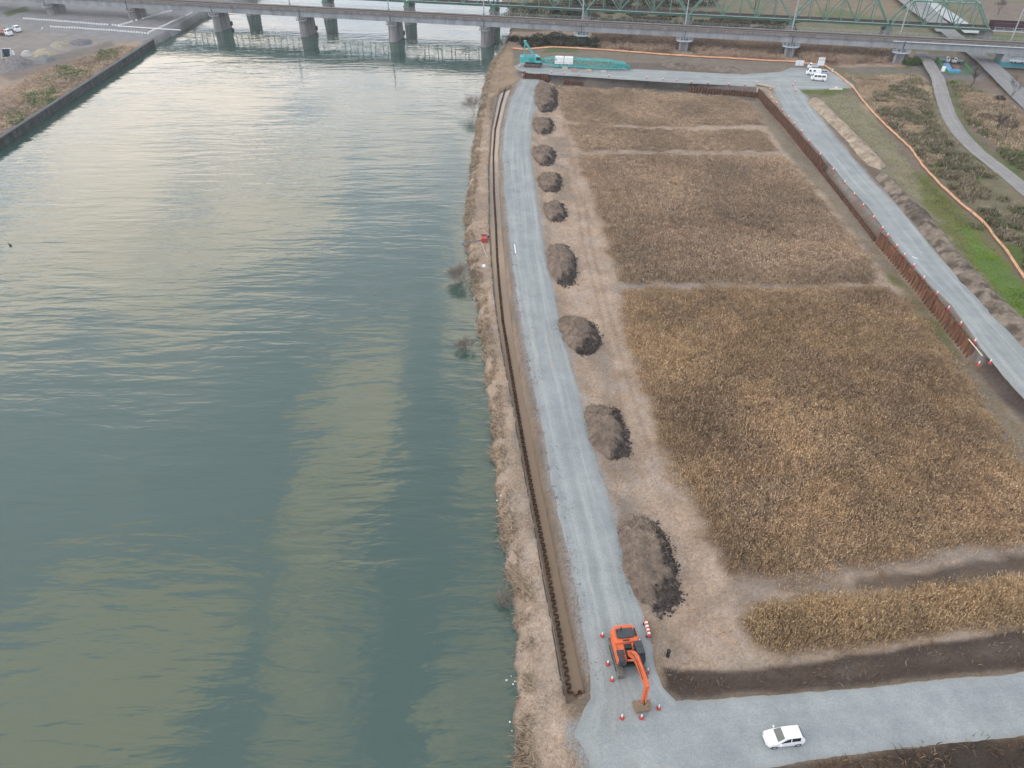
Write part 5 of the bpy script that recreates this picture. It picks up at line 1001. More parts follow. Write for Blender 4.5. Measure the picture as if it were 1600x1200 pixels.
MB().box((-.2, 0, .7), (4.4, 1.0, .35)).build('chassis', BLACKP, tr_); MB().box((-1.7, 0, 1.5), (1.3, 2.2, 1.7), taper=.88).build('cab', WHITE, tr_)
for x in (1.6, -1.6):
    for sg in (1, -1): MB().cyl((x, sg * .85, .45), (x, sg * 1.25, .45), .45, n=14).build('wheel', TYRE, tr_)

# ---------------------------------------------------------------- excavator
ORG = mat('orange_machine_paint', (.74, .155, .055), .45, 0, .12, 2.5, dirt=(.40, .15, .07, .45)); DGRY = mat('charcoal_paint', (.055, .060, .068), .45, var=.2, scale=2); TRK = mat('dusty_track', (.20, .185, .165), .9, var=.35, scale=3); BLK = mat('machine_black', (.025, .026, .028), .5)
ex = empty('excavator', (12.0, 40.4, ZRD), 'orange crawler excavator with its bucket resting on the gravel road', 'excavator', R(-82))
for sg in (1, -1):
    out = []
    for k in range(9): a = math.pi / 2 + math.pi * k / 8; out.append((-1.75 + .44 * math.cos(a), .46 + .44 * math.sin(a)))
    for k in range(9): a = -math.pi / 2 + math.pi * k / 8; out.append((1.75 + .44 * math.cos(a), .46 + .44 * math.sin(a)))
    t = MB().prism(out, sg * 1.2 - .3, sg * 1.2 + .3).build('track', TRK, ex)
    mb = MB()
    for k in range(21):
        x = -1.95 + k * .195; mb.box((x, sg * 1.2, .925), (.09, .6, .05)).box((x, sg * 1.2, .02 + .02), (.09, .6, .05))
    for z in (.3, .5, .7): mb.box((2.17, sg * 1.2, z), (.06, .6, .08)).box((-2.17, sg * 1.2, z), (.06, .6, .08))
    mb.build('grouser', mat('track_steel', (.13, .12, .11), .8), t)
    MB().box((0, sg * 1.2, .46), (3.0, .66, .36)).build('side_frame', BLK, t)
MB().box((0, 0, .6), (2.2, 1.9, .4)).cyl((0, 0, .8), (0, 0, 1.05), .75, n=18).build('undercarriage', BLK, ex)
hp = [(-2.62, -.85), (-2.3, -1.3), (-1.2, -1.4), (1.0, -1.4), (1.2, -1.3), (1.2, -.45), (.2, -.42), (.2, .42), (.3, 1.4), (-1.2, 1.4), (-2.3, 1.3), (-2.62, .85)]
h_ = MB().plate(hp, 1.08, 2.0).build('house', ORG, ex, bevel=.07)
MB().plate([(-2.62, -.8), (-2.3, -1.24), (-1.0, -1.3), (-.6, -1.3), (-.6, 1.1), (-1.0, 1.3), (-2.3, 1.24), (-2.62, .8)], 2.003, 2.22).build('counterweight', ORG, h_, bevel=.08)
MB().plate([(-2.15, -.85), (-1.15, -.95), (-1.0, -.5), (-1.0, .75), (-1.25, 1.0), (-2.1, .9)], 2.224, 2.42).build('engine_hood', DGRY, h_, bevel=.06)
MB().box((-.78, -.05, 2.23), (.16, .7, .02)).box((-1.55, 1.12, 2.32), (.9, .12, .16)).build('vent', BLK, h_); MB().cyl((-1.9, -.35, 2.4), (-1.9, -.35, 2.95), .06).cyl((-1.75, -.8, 2.4), (-1.75, -.8, 2.7), .05).build('exhaust', BLK, h_)
MB().box((.35, -.02, 1.75), (.9, .8, .5)).box((-.25, 0, 2.02), (.5, .8, .04)).build('swing_housing', BLK, h_)
MB().box((1.05, -.95, 1.62), (.7, .75, .9), taper=.92).box((.4, -.95, 2.08), (.55, .8, .14)).build('step_box', DGRY, h_, bevel=.04)
for a, b in (((1.35, -1.3, 2.05), (.2, -1.3, 2.45)), ((.2, -1.3, 2.0), (.2, -1.3, 2.45)), ((1.35, -1.3, 1.9), (1.35, -1.3, 2.25))): pass
mb = MB(); mb.tube([(1.3, -1.28, 2.05), (1.3, -1.28, 2.5), (.2, -1.28, 2.55), (-.3, -1.28, 2.2)], .03); mb.build('handrail', BLK, h_)
cb = MB().loft([[(x, y, z) for x, y in ((-.25 + .0, .5), (1.45, .5), (1.45, 1.38), (-.25, 1.38))] for z in (1.1,)] + [[(-.25, .5, 1.9), (1.62, .5, 1.9), (1.62, 1.38, 1.9), (-.25, 1.38, 1.9)], [(-.18, .54, 2.86), (1.22, .54, 2.86), (1.22, 1.32, 2.86), (-.18, 1.32, 2.86)]]).build('cab', BLK, ex, bevel=.05)
MB().plate([(-.2, .53), (1.24, .53), (1.24, 1.33), (-.2, 1.33)], 2.863, 2.93).build('cab_roof', DGRY, cb, bevel=.02); MB().box((.45, .93, 2.94), (.03, .74, .02)).build('roof_seam', BLK, cb)
MB().slab((1.635, .58, 1.92), (1.635, 1.3, 1.92), (1.27, 1.26, 2.8), (1.27, .6, 2.8)).build('windscreen', GLASS, cb); MB().slab((.55, 1.40, 1.9), (1.5, 1.40, 1.9), (1.16, 1.345, 2.8), (.55, 1.345, 2.8)).slab((-.18, 1.40, 1.9), (.48, 1.40, 1.9), (.48, 1.345, 2.8), (-.14, 1.345, 2.8)).build('side_window', GLASS, cb)
def arm_loft(pts, w, name, m, parent):
    """box section member: (x, z, depth)"""
    rg = []
    for i, (x, z, dp) in enumerate(pts):
        a = pts[max(i - 1, 0)]; b = pts[min(i + 1, len(pts) - 1)]; dx, dz = b[0] - a[0], b[1] - a[1]; l = math.hypot(dx, dz); nx_, nz_ = -dz / l, dx / l
        rg.append([(x + nx_ * dp / 2, -w / 2, z + nz_ * dp / 2), (x + nx_ * dp / 2, w / 2, z + nz_ * dp / 2), (x - nx_ * dp / 2, w / 2, z - nz_ * dp / 2), (x - nx_ * dp / 2, -w / 2, z - nz_ * dp / 2)])
    return MB().loft(rg).build(name, m, parent, bevel=.03)
bo = arm_loft([(.35, 1.75, .45), (.9, 2.5, .62), (1.6, 3.35, .75), (2.4, 3.95, .78), (3.4, 4.3, .66), (4.6, 4.55, .52), (5.55, 4.68, .40)], .46, 'boom', ORG, ex)
for sg in (1, -1): MB().cyl((1.0, sg * .36, 1.5), (2.0, sg * .36, 3.2), .10).build('cylinder', ORG, bo); MB().cyl((2.0, sg * .36, 3.2), (2.4, sg * .36, 3.85), .055).build('piston_rod', GALV, bo)
MB().cyl((2.5, 0, 4.55), (4.1, 0, 4.98), .10).cyl((4.1, 0, 4.98), (5.25, 0, 5.25), .055).build('arm_cylinder', ORG, bo)
MB().tube([(1.2, .27, 3.2), (2.2, .27, 4.4), (3.6, .27, 4.75), (5.0, .27, 4.9)], .035).tube([(1.2, -.27, 3.2), (2.2, -.27, 4.4), (3.6, -.27, 4.75), (5.0, -.27, 4.9)], .035).build('hydraulic_hose', BLK, bo)
MB().slab((2.0, .235, 3.75), (2.9, .235, 4.05), (2.85, .235, 4.3), (1.95, .235, 4.0)).build('white_lettering', mat('decal_white', (.72, .70, .68), .5, var=.2, scale=6), bo)
ar = arm_loft([(5.25, 5.25, .3), (5.5, 4.8, .55), (5.55, 4.2, .50), (5.55, 2.6, .36), (5.55, 1.75, .28)], .36, 'arm', ORG, ex)
MB().cyl((5.9, 0, 4.7), (5.98, 0, 3.2), .085).cyl((5.98, 0, 3.2), (5.95, 0, 2.3), .05).build('bucket_cylinder', ORG, ar); MB().bar((5.95, 0, 2.35), (5.55, 0, 2.0), .1).bar((5.95, 0, 2.35), (5.85, 0, 1.5), .1).build('bucket_link', BLK, ar)
BKT = mat('muddy_steel', (.24, .17, .115), .85, var=.3, scale=3)
MB().prism([(5.45, 1.75), (5.95, 1.6), (6.1, 1.0), (5.95, .35), (5.5, .05), (5.0, .02), (4.75, .25), (4.85, .35), (5.1, .30), (5.55, .45), (5.75, .85), (5.7, 1.35), (5.4, 1.5)], -.72, .72).prism([(5.4, 1.5), (5.7, 1.35), (5.75, .85), (5.55, .45), (5.1, .30), (4.85, .35)], -.72, -.67).prism([(5.4, 1.5), (5.7, 1.35), (5.75, .85), (5.55, .45), (5.1, .30), (4.85, .35)], .67, .72).build('bucket', BKT, ex, bevel=.02)
mb = MB()
for k in range(5): mb.box((4.72, -.58 + k * .29, .16), (.3, .11, .1))
mb.build('bucket_teeth', BKT, ex)

# ---------------------------------------------------------------- crawler crane, lattice boom laid down along the road
TEAL = mat('teal_machine_paint', (.07, .40, .39), .45, 0, .2, 1.5, dirt=(.16, .30, .28, .5)); TEALD = mat('dark_teal_paint', (.03, .25, .26), .5)
CY = math.atan2(*(lambda d: (d[1], d[0]))(G(985, 108.5, ZP) - G(832, 102, ZP))); g = G(833, 103.5, ZP); zc = max(hz(*g) + .05, ZP + .07)
cr = empty('crawler_crane', (g[0], g[1], zc), 'teal crawler crane with its lattice boom laid down along the road', 'crane', CY)
for y in (-1.9, 1.9):
    out = []
    for k in range(7): a = math.pi / 2 + math.pi * k / 6; out.append((-2.5 + .5 * math.cos(a), .55 + .5 * math.sin(a)))
    for k in range(7): a = -math.pi / 2 + math.pi * k / 6; out.append((2.5 + .5 * math.cos(a), .55 + .5 * math.sin(a)))
    t = MB().prism(out, y - .4, y + .4).build('track', mat('track_brown', (.13, .10, .09), .8), cr); mb = MB()
    for k in range(5): mb.cyl((-2.2 + k * 1.1, y - .44, .5), (-2.2 + k * 1.1, y + .44, .5), .26, n=10)
    mb.build('roller', BLK, t)
MB().box((0, 0, .75), (3.2, 3.2, .6)).cyl((0, 0, 1.0), (0, 0, 1.5), 1.0, n=16).build('undercarriage', BLK, cr)
hs_ = MB().plate([(-4.2, -1.5), (1.6, -1.5), (1.6, -.6), (2.2, -.5), (2.2, .5), (1.6, .6), (1.6, 1.5), (-4.2, 1.5)], 1.5, 3.3).build('house', TEAL, cr, bevel=.08)
MB().box((-3.9, 0, 2.3), (1.2, 3.3, 1.9)).build('counterweight', TEAL, hs_, bevel=.06); MB().box((-1.2, 0, 3.36), (3.8, 2.2, .12)).box((-.4, -1.52, 2.4), (1.8, .06, 1.2)).build('hood_panel', TEALD, hs_); MB().box((-2.6, .3, 3.36), (1.6, 1.4, .1)).box((0.2, 1.2, 3.38), (2.0, .5, .1)).build('roof_panel', mat('white_paint', (.78, .79, .80), .5), hs_)
c_ = MB().loft([[(x, y, z) for x, y in ((1.0, -1.55), (2.9, -1.55), (2.9, -.65), (1.0, -.65))] for z in (1.4,)] + [[(1.0, -1.55, 2.2), (3.05, -1.55, 2.2), (3.05, -.65, 2.2), (1.0, -.65, 2.2)], [(1.0, -1.5, 3.4), (2.55, -1.5, 3.4), (2.55, -.7, 3.4), (1.0, -.7, 3.4)]]).build('cab', TEAL, cr, bevel=.05)
MB().slab((1.2, -1.565, 2.2), (2.95, -1.565, 2.2), (2.5, -1.515, 3.25), (1.2, -1.515, 3.25)).slab((3.06, -1.5, 2.2), (3.06, -.7, 2.2), (2.6, -.74, 3.3), (2.6, -1.46, 3.3)).build('cab_window', GLASS, c_)
mb = MB()
for y in (-.7, .7): mb.bar((.4, y, 3.3), (-2.9, y, 7.6), .34).bar((-3.2, y, 3.3), (-2.9, y, 7.6), .24)
mb.bar((-2.9, -.8, 7.6), (-2.9, .8, 7.6), .4).box((-2.9, 0, 7.8), (.8, 1.2, .5)); mb.build('gantry', TEAL, cr)
BLN = 33.0
def lattice(name, x0, x1, w0, w1, z0, n, m, parent, y=0, ch=.28):
    mb = MB()
    P = lambda x, i: (x, y + (w0 + (w1 - w0) * (x - x0) / (x1 - x0)) / 2 * (1, -1, -1, 1)[i], z0 + (w0 + (w1 - w0) * (x - x0) / (x1 - x0)) / 2 * (1, 1, -1, -1)[i])
    for i in range(4): mb.bar(P(x0, i), P(x1, i), ch)
    for k in range(n + 1):
        x = x0 + (x1 - x0) * k / n
        for i in range(4): mb.bar(P(x, i), P(x, (i + 1) % 4), .15)
        if k < n:
            xb = x0 + (x1 - x0) * (k + 1) / n
            for i in range(4): mb.bar(P(x, i) if k % 2 else P(x, (i + 1) % 4), P(xb, (i + 1) % 4) if k % 2 else P(xb, i), .14)
    return mb.build(name, m, parent)
lattice('boom_foot', 2.2, 7.5, .7, 2.3, 1.9, 3, TEAL, cr); lattice('boom_section', 7.6, 17, 2.3, 2.3, 1.8, 8, TEAL, cr); lattice('boom_section', 17.1, 27, 2.3, 2.3, 1.7, 8, TEAL, cr); lattice('boom_tip', 27.1, 31.5, 2.2, 1.2, 1.5, 4, TEAL, cr)
MB().box((29.3, 0, 1.35), (3.6, .9, 1.0)).build('boom_head', TEAL, cr); MB().box((32.2, 0, 1.1), (1.8, .8, 1.0)).cyl((32.8, -.3, .7), (32.8, .3, .7), .6, n=14).build('sheave_block', TEALD, cr); MB().bar((33.0, 0, .7), (34.2, .2, .2), .12).build('hook', BLK, cr)
for x in (9.1, 12.3): MB().box((x, -1.3, 2.4), (3.0, .06, 2.0)).box((x, -.3, 3.45), (2.9, 1.9, .08)).build('banner_panel', mat('banner_white', (.76, .77, .76), .6, var=.1), cr)
mb = MB()
for x in (8.3, 9.3, 10.2, 11.6, 12.6, 13.3): mb.box((x, -1.335, 1.85), (.7, .012, .22))
mb.cyl((8.0, -1.33, 2.8), (8.0, -1.35, 2.8), .36, n=14).build('banner_marks', mat('banner_print', (.38, .48, .46), .6), cr)
for sx_ in (-.8, .8): MB().bar((-2.9, sx_, 7.7), (-3.9, sx_, 3.3), .05).build('pendant_line', DKST, cr)
for i, (px, py, col, lb) in enumerate(((883, 107, (.55, .45, .33), 'tan spool bundle on the road beside the crane boom, nearest the cab'), (897, 111, (.42, .27, .22), 'reddish timber block lying beside the crane boom'), (920, 112, (.45, .36, .26), 'tan timber block lying beside the crane boom'), (943, 114, (.48, .43, .40), 'pale grey timber block lying nearest the boom tip'))):
    g = G(px, py, ZP); mb = MB()
    for k in range(4): mb.box((0, -.75 + k * .5, .2), (1.9, .42, .36)).box((-.65 + k * .43, 0, .52), (.36, 1.9, .26))
    o = mb.build('timber_block', mat('block_%d' % i, col, .85, var=.3), None); o.location = (g[0], g[1], hz(*g) + .05); o.rotation_euler = (0, 0, CY + .05 * i); tag(o, lb, 'timber')
# ---------------------------------------------------------------- cones, boards, fences, small things
CORG = mat('cone_orange', (.66, .085, .055), .55, var=.08); CWHT = mat('cone_white', (.80, .79, .80), .5, var=.05); CBAS = mat('cone_base_rubber', (.42, .05, .045), .7)
def make_cone():
    r = empty('traffic_cone', (0, 0, 0), 'x', 'traffic cone')
    MB().box((0, 0, .04), (.46, .46, .08)).build('base', CBAS, r); MB().cyl((0, 0, .08), (0, 0, .74), .18, .055, 12).build('cone', CORG, r)
    MB().cyl((0, 0, .46), (0, 0, .82), .125, .07, 12).build('reflective_sleeve', CWHT, r); return r
CONE = [None]
def cone(px, py, z, label, group, s=1.0):
    if CONE[0] is None: r = CONE[0] = make_cone()
    else: r = copy_tree(CONE[0])
    g = G(px, py, z); zz = max(hz(*g), z if z != ZF else -9); r.location = (g[0], g[1], zz + .02); r.rotation_euler = (0, 0, RNG.uniform(0, 1.5)); r.scale = (s, s, s); r['label'] = label; r['group'] = group; return r
GE = 'cones round the orange excavator'
for px, py, lb in ((941, 994, 'orange and white cone left of the rear of the orange excavator'), (949.6, 1038, 'orange and white cone left of the middle of the excavator track'), (956, 1063, 'orange and white cone just left of the excavator track front'),
                   (1011.5, 1050, 'orange and white cone right of the excavator beside its cab'), (1029, 1107, 'orange and white cone right of the excavator bucket on the gravel'), (971.5, 1122, 'orange and white cone left of the excavator bucket'), (1002, 1122, 'orange and white cone directly in front of the excavator bucket'), (998, 1005, 'orange and white cone behind the excavator cab')):
    cone(px, py, ZRD, lb, GE, .85)
GR = 'cones along the raised road'; LR = 'orange and white cone in the line between sheet pile wall and raised road'
for px, py in ((1203, 141), (1205, 155), (1213, 163), (1222, 174), (1231.5, 184.5), (1241, 195), (1252, 207), (1263, 222), (1281, 243), (1301, 267), (1319, 287), (1334, 306), (1348, 323), (1364, 342), (1378, 359), (1386, 370), (1400, 387), (1412, 401), (1427, 417), (1442.5, 437), (1463, 461), (1481, 484), (1500, 508)): cone(px, py, ZP, LR, GR)
for px, py, lb in ((1522, 536, 'orange and white cone beside the white pole at the near end of the tall wall'), (1528, 571, 'orange and white cone, left of the pair at the wall end'), (1546, 568, 'orange and white cone, right of the pair at the wall end')): cone(px, py, ZP, lb, GR)
LC = 'orange and white cone in the line along the lower edge of the crossing road'
for px, py in ((904, 118), (951, 120), (1010, 123), (1036, 125.5), (1057, 127), (1080, 129.5), (1106, 131), (1138, 133), (1164, 134), (1182, 130)): cone(px, py, ZP, LC, 'cones along the crossing road')
for px, py, lb in ((1242, 130, 'farthest of three cones at the right edge of the road junction'), (1239, 134, 'middle of three cones at the right edge of the road junction'), (1243, 143, 'nearest of three cones at the right edge of the road junction'), (812, 106, 'orange and white cone left of the crane tracks'), (820, 112, 'upper cone on the ramp below the crane'), (817, 119, 'lower cone on the ramp below the crane'), (862, 114, 'orange and white cone on the road right of the crane tracks'), (881.5, 116, 'orange and white cone below the tan bundle by the crane boom')): cone(px, py, ZP, lb, 'single cones near the crane and the junction')
# orange net fence
nt_ = resample(NET, int(plen(NET) / 1.0)); n = len(nt_); wob = (fbm(np.arange(n) * .35, np.zeros(n), 1, 3, 7) - .5) * .5; zz = np.array([ground_z(nt_[:, 0], nt_[:, 1])])[0]
fe = empty('safety_net', (nt_[n // 2][0], nt_[n // 2][1], ZP), 'long orange safety net fence running from the crane round to the right edge', 'fence'); o0 = np.array((nt_[n // 2][0], nt_[n // 2][1], ZP))
d = np.gradient(nt_, axis=0); d /= np.linalg.norm(d, axis=1)[:, None]; pe = np.stack([-d[:, 1], d[:, 0]], 1)
def net_layer(off, z0, z1, lean, m, nm):
    A = np.c_[nt_ + pe * (off + wob * .4)[:, None], zz + z0]; B = np.c_[nt_ + pe * (off + lean + wob * .5)[:, None], zz + z1 + wob * .4]; T = np.r_[pe, pe][:, :] * .03
    v = np.concatenate([A, B, A + np.c_[pe * .03, np.zeros(n)], B + np.c_[pe * .03, np.zeros(n)]]) - o0; i = np.arange(n - 1)
    q = np.concatenate([np.stack([i, i + 1, n + i + 1, n + i], 1), np.stack([2 * n + i + 1, 2 * n + i, 3 * n + i, 3 * n + i + 1], 1), np.stack([n + i, n + i + 1, 3 * n + i + 1, 3 * n + i], 1)])
    return np_mesh(nm, v, q, mat=m, parent=fe)
net_layer(np.zeros(n), .25, .68, .16, mat('orange_net', (.60, .33, .19), .7, var=.18, scale=.5), 'net'); net_layer(np.full(n, .35), -.05, .45, -.1, mat('red_orange_net', (.45, .15, .075), .7, var=.2, scale=.5), 'net')
mb = MB(); pm = MB()
for k in range(0, n, 5): p = MB().cyl((0, 0, -.1), (0, 0, 1.0), .04, n=6).build('post', mat('post_steel', (.25, .22, .2), .7), fe); p.location = (nt_[k][0] - o0[0], nt_[k][1] - o0[1], zz[k] - ZP)
# notice boards at the parking pad
def board(px, py, w, h, zb, rz, label, panels=1, top=None):
    g = G(px, py, ZP); r = empty('notice_board', (g[0], g[1], hz(*g)), label, 'sign', rz); gap = .12
    for k in range(panels):
        x = (k - (panels - 1) / 2) * (w + gap); b = MB().box((x, 0, zb + h / 2), (w, .06, h)).build('panel', mat('board_white', (.76, .79, .82), .5, var=.05), r)
        mb = MB()
        for j in range(5): mb.box((x + (.06 * ((j * 7) % 3) - .05) * w, -.036, zb + h * (.16 + .165 * j)), (w * (.55 + .1 * (j % 3)), .012, h * .05))
        mb.build('notices', mat('notice_print', (.55, .62, .68), .6), b)
    if top: MB().box((0, 0, zb + h + .55), (w * 1.0, .06, .7)).build('header_panel', mat('header_white', (.78, .76, .77), .5, var=.04), r)
    mb = MB()
    for sx_ in (-1, 1):
        x = sx_ * (w * panels / 2 - .1); mb.bar((x, .08, 0), (x, .08, zb + h + (.9 if top else 0)), .08).bar((x, .08, zb + h * .6), (x, 1.0, 0), .06)
    mb.build('frame', GALV, r); return r
board(1248.5, 103.5, 1.35, 1.7, .2, R(-4), 'pair of white notice boards standing by the orange net', 2)
board(1280.5, 108, 2.2, 1.7, 1.2, R(-4), 'tall white notice board with a header panel in front of the mini truck', 1, True)
for px, py, lb in ((1273.5, 109.5, 'white sandbag left under the tall notice board'), (1281.5, 110, 'white sandbag right under the tall notice board')):
    g = G(px, py, ZP); o = MB().box((0, 0, .2), (.7, .5, .36), taper=.7).build('sandbag', WHITE, None, bevel=.1); o.location = (g[0], g[1], ZP + .05); tag(o, lb, 'sandbag', 'sandbags under the notice board')
g = G(1298, 121, ZP); r = empty('guide_post', (g[0], g[1], hz(*g)), 'slim post with a small white and green sign beside the orange net', 'sign'); MB().cyl((0, 0, 0), (0, 0, 2.6), .05, n=6).bar((-.9, -.5, 0), (0, 0, 1.7), .05).build('post', GALV, r); MB().box((0, -.04, 2.1), (.45, .04, .45)).build('sign_plate', mat('pale_green', (.55, .72, .60), .5), r); MB().box((0, -.04, 2.7), (.3, .04, .4)).build('sign_plate', CWHT, r)
g = G(1306, 140, ZP); r = empty('plank_stack', (g[0], g[1], hz(*g)), 'white planks with a box on top lying inside the net corner', 'planks'); MB().box((0, 0, .12), (4.2, .5, .2)).box((.5, .55, .1), (3.2, .4, .16)).build('planks', mat('pale_timber', (.62, .56, .46), .8), r); MB().box((.1, .1, .5), (.7, .5, .5)).build('box', WHITE, r)
g = V3(1197, 134.5, ZP); o = MB().box((0, 0, .2), (6.4, 2.2, .18)).box((0, 1.0, .34), (6.4, .2, .1)).box((0, -1.0, .34), (6.4, .2, .1)).build('timber_ramp', mat('ramp_timber', (.42, .345, .27), .85, var=.2)); o.location = (g.x, g.y, ZP - .02); o.rotation_euler = (R(-2), R(4), R(-22)); tag(o, 'pale timber ramp at the corner where the sheet pile walls meet', 'ramp')
def stake(a, b, za, zb, m, label, nm='pole', r_=.05):
    A = V3(*a, za); B = V3(*b, zb); o0 = (A + B) / 2; o = MB().cyl(A - o0, B - o0, r_, n=8).build(nm, m); o.location = o0; return tag(o, label, 'pole')
stake((1513.5, 530), (1535, 556), ZP + .35, ZP + .15, mat('pale_timber', (.62, .56, .46), .8), 'long white pole lying along the road at the wall end', r_=.09)
stake((804, 382), (806, 396), ZR + .14, ZR + .14, CWHT, 'short white pole lying on the far part of the haul road', r_=.12)
stake((1425, 401), (1434, 404), ZP + .12, ZP + .12, CWHT, 'thin white pole lying across the raised road', r_=.07)
# red and white striped barrier boards at the road edge
a = V3(1008, 973, ZRD); b = V3(1014, 998, ZRD); r = empty('barrier_board', ((a + b) / 2), 'red and white striped barrier lying at the road edge behind the excavator', 'barrier', math.atan2(b.y - a.y, b.x - a.x)); L_ = (b - a).length
for k in range(9): MB().box((-L_ / 2 + L_ * (k + .5) / 9, 0, .42), (L_ / 9 - .004, .3, .35)).build('stripe', CWHT if k % 2 else CORG, r)
for x in (-L_ / 2 + .2, L_ / 2 - .2): MB().box((x, 0, .12), (.12, .6, .24)).build('foot', DKST, r)
g = G(1042.5, 1028, ZF); o = MB().cyl((0, 0, 0), (0, 0, 1.0), .2, .17, 10).cyl((0, 0, 1.0), (0, 0, 1.12), .24, .2, 10).build('bollard', BLK); o.location = (g[0], g[1], hz(*g)); tag(o, 'short black drum on the mown straw right of the excavator', 'drum')
# red pump on the bank with its hose
g = G(757, 376, ZB); r = empty('water_pump', (g[0], g[1], hz(*g)), 'red engine pump on the river bank beside the trench', 'pump', R(4)); MB().box((0, -.5, .55), (1.25, 1.1, .9)).build('engine_box', mat('pump_red', (.40, .06, .055), .5, var=.1), r, bevel=.06); MB().box((0, .75, .5), (1.15, .9, .8)).build('pump_box', mat('pump_dark_red', (.12, .012, .018), .5), r, bevel=.05); MB().box((0, .17, .4), (1.1, .3, .5)).build('frame', mat('pump_grey', (.5, .45, .42), .6), r); MB().cyl((.85, .6, .4), (.85, .6, .75), .28, n=10).build('intake', BLK, r)
hp_ = [V3(755, 374, 1.7), V3(748, 376, 1.6), V3(738, 376, 1.5), V3(731, 377, .8), V3(722, 380, .1)]; o0 = hp_[0].copy(); o = MB().tube([p - o0 for p in hp_], .12, 6).build('hose', mat('hose_blue', (.18, .20, .32), .6)); o.location = o0; tag(o, 'blue grey hose running from the red pump to the river', 'hose')
hp_ = [V3(753, 380, 1.6), V3(757, 392, 1.62), V3(761, 402, 1.62), V3(765, 404, 1.6)]; o0 = hp_[0].copy(); o = MB().tube([p - o0 for p in hp_], .08, 6).build('hose', mat('hose_pale', (.5, .42, .36), .7)); o.location = o0; tag(o, 'pale hose running from the red pump to the trench', 'hose')
g = G(756, 416, ZB); o = MB().cyl((0, 0, 0), (0, 0, .35), .45, .3, 10).build('white_bag', WHITE, None, bevel=.08); o.location = (g[0], g[1], hz(*g)); tag(o, 'white bag lying on the bank below the red pump', 'bag')
# flotsam caught along the water edge
mb = MB(); shp = resample(SHORE[1:24], 400)
for k in range(320):
    i = int(RNG.integers(0, 400)); p = shp[i]; s_ = RNG.uniform(.06, .22)
    if fbm(p[0], p[1], 9, 2, 5) < .45: continue
    x, y = p[0] + RNG.normal(.25, .4), p[1] + RNG.normal(0, .5); mb.box((x, y, max(hz(x, y), 0) + .05 + s_ * .2), (s_, s_ * RNG.uniform(.4, 1), s_ * .5), rz=RNG.uniform(0, 3))
tag(mb.build('litter', mat('flotsam', (.66, .66, .64), .6, var=.3)), 'white scraps of litter caught along the water edge of the bank', 'litter', kind='stuff')
# green fenced compound
FG = mat('fence_green', (.06, .26, .09), .6, var=.2); cf = [(1464.5, 87.5), (1483, 110.5), (1519, 110), (1506.5, 92)]
cz = [Vector((*G(px, py, 3.9), 0)) for px, py in cf]; c0 = sum(cz, Vector()) / 4; fc = empty('compound_fence', (c0.x, c0.y, hz(c0.x, c0.y)), 'bright green panel fence round the two mini trucks and blue tarpaulins', 'fence')
for k in range(4):
    a = cz[k] - c0; b = cz[(k + 1) % 4] - c0; m_ = max(2, int((b - a).length / 1.9))
    for j in range(m_):
        p = a.lerp(b, j / m_); q = a.lerp(b, (j + 1) / m_ - .01); mb = MB(); up = Vector((0, 0, 1.15)); lo = Vector((0, 0, .15))
        mb.bar(p + up, q + up, .09).bar(p + lo, q + lo, .09).bar(p, p + up, .09).bar(q, q + up, .09)
        for i in range(1, 7): mb.bar(p.lerp(q, i / 7) + lo, p.lerp(q, i / 7) + up, .05)
        mb.bar(p.lerp(q, .02) + Vector((0, 0, .62)), q + Vector((0, 0, .62)), .06); mb.build('panel', FG, fc)
def drape(name, poly, zb, h, m, label, cat, seed):
    pl = GL(poly, ZP); x0, y0 = pl.min(0); x1, y1 = pl.max(0); xs, ys = np.meshgrid(np.linspace(x0, x1, 26), np.linspace(y0, y1, 26)); s_ = poly_sd(xs, ys, pl); gz_ = ground_z(xs, ys)
    z_ = gz_ + np.where(s_ < 0, h * smooth(0, .5, -s_) * (.75 + .5 * fbm(xs, ys, 1.1, 3, seed)) + .06, -.25); o0 = np.array((pl[:, 0].mean(), pl[:, 1].mean(), float(gz_.mean()))); id_ = np.arange(676).reshape(26, 26); q = np.stack([id_[:-1, :-1], id_[:-1, 1:], id_[1:, 1:], id_[1:, :-1]], -1).reshape(-1, 4)
    keep = (s_.ravel()[q] < .35).any(1); o = np_mesh(name, np.stack([xs, ys, z_], -1).reshape(-1, 3) - o0, q[keep], mat=m); o.location = o0; return tag(o, label, cat)
BLUE = mat('blue_tarp', (.06, .27, .56), .5, var=.3, scale=1)
drape('tarpaulin', [(1474, 94), (1486, 94), (1491, 105), (1481, 108), (1478, 100)], 0, .5, mat('light_blue_tarp', (.16, .38, .66), .5, var=.25), 'light blue tarpaulin heap behind the white sheet in the green compound', 'tarpaulin', 3)
drape('tarpaulin', [(1483, 104), (1504, 105), (1503, 108.5), (1485, 109)], 0, .6, BLUE, 'deep blue tarpaulin along the near side of the green compound', 'tarpaulin', 5)
drape('soil_pile', [(1489, 97), (1503, 98.5), (1503, 104), (1492, 104)], 0, .7, mat('brown_soil', (.20, .12, .085), .95, var=.3), 'small brown soil pile beside the blue tarpaulins', 'soil pile', 7)
g = V3(1476.5, 101.5, ZP + .9); o = MB().box((0, 0, 0), (1.2, .08, 1.7)).box((0, .3, -.8), (1.2, .6, .06)).build('white_board', mat('board_white', (.76, .79, .82), .5)); o.location = (g.x, g.y, hz(g.x, g.y) + .9); o.rotation_euler = (R(-12), 0, R(-40)); tag(o, 'white board leaning on the green fence in front of the tarpaulin', 'board')
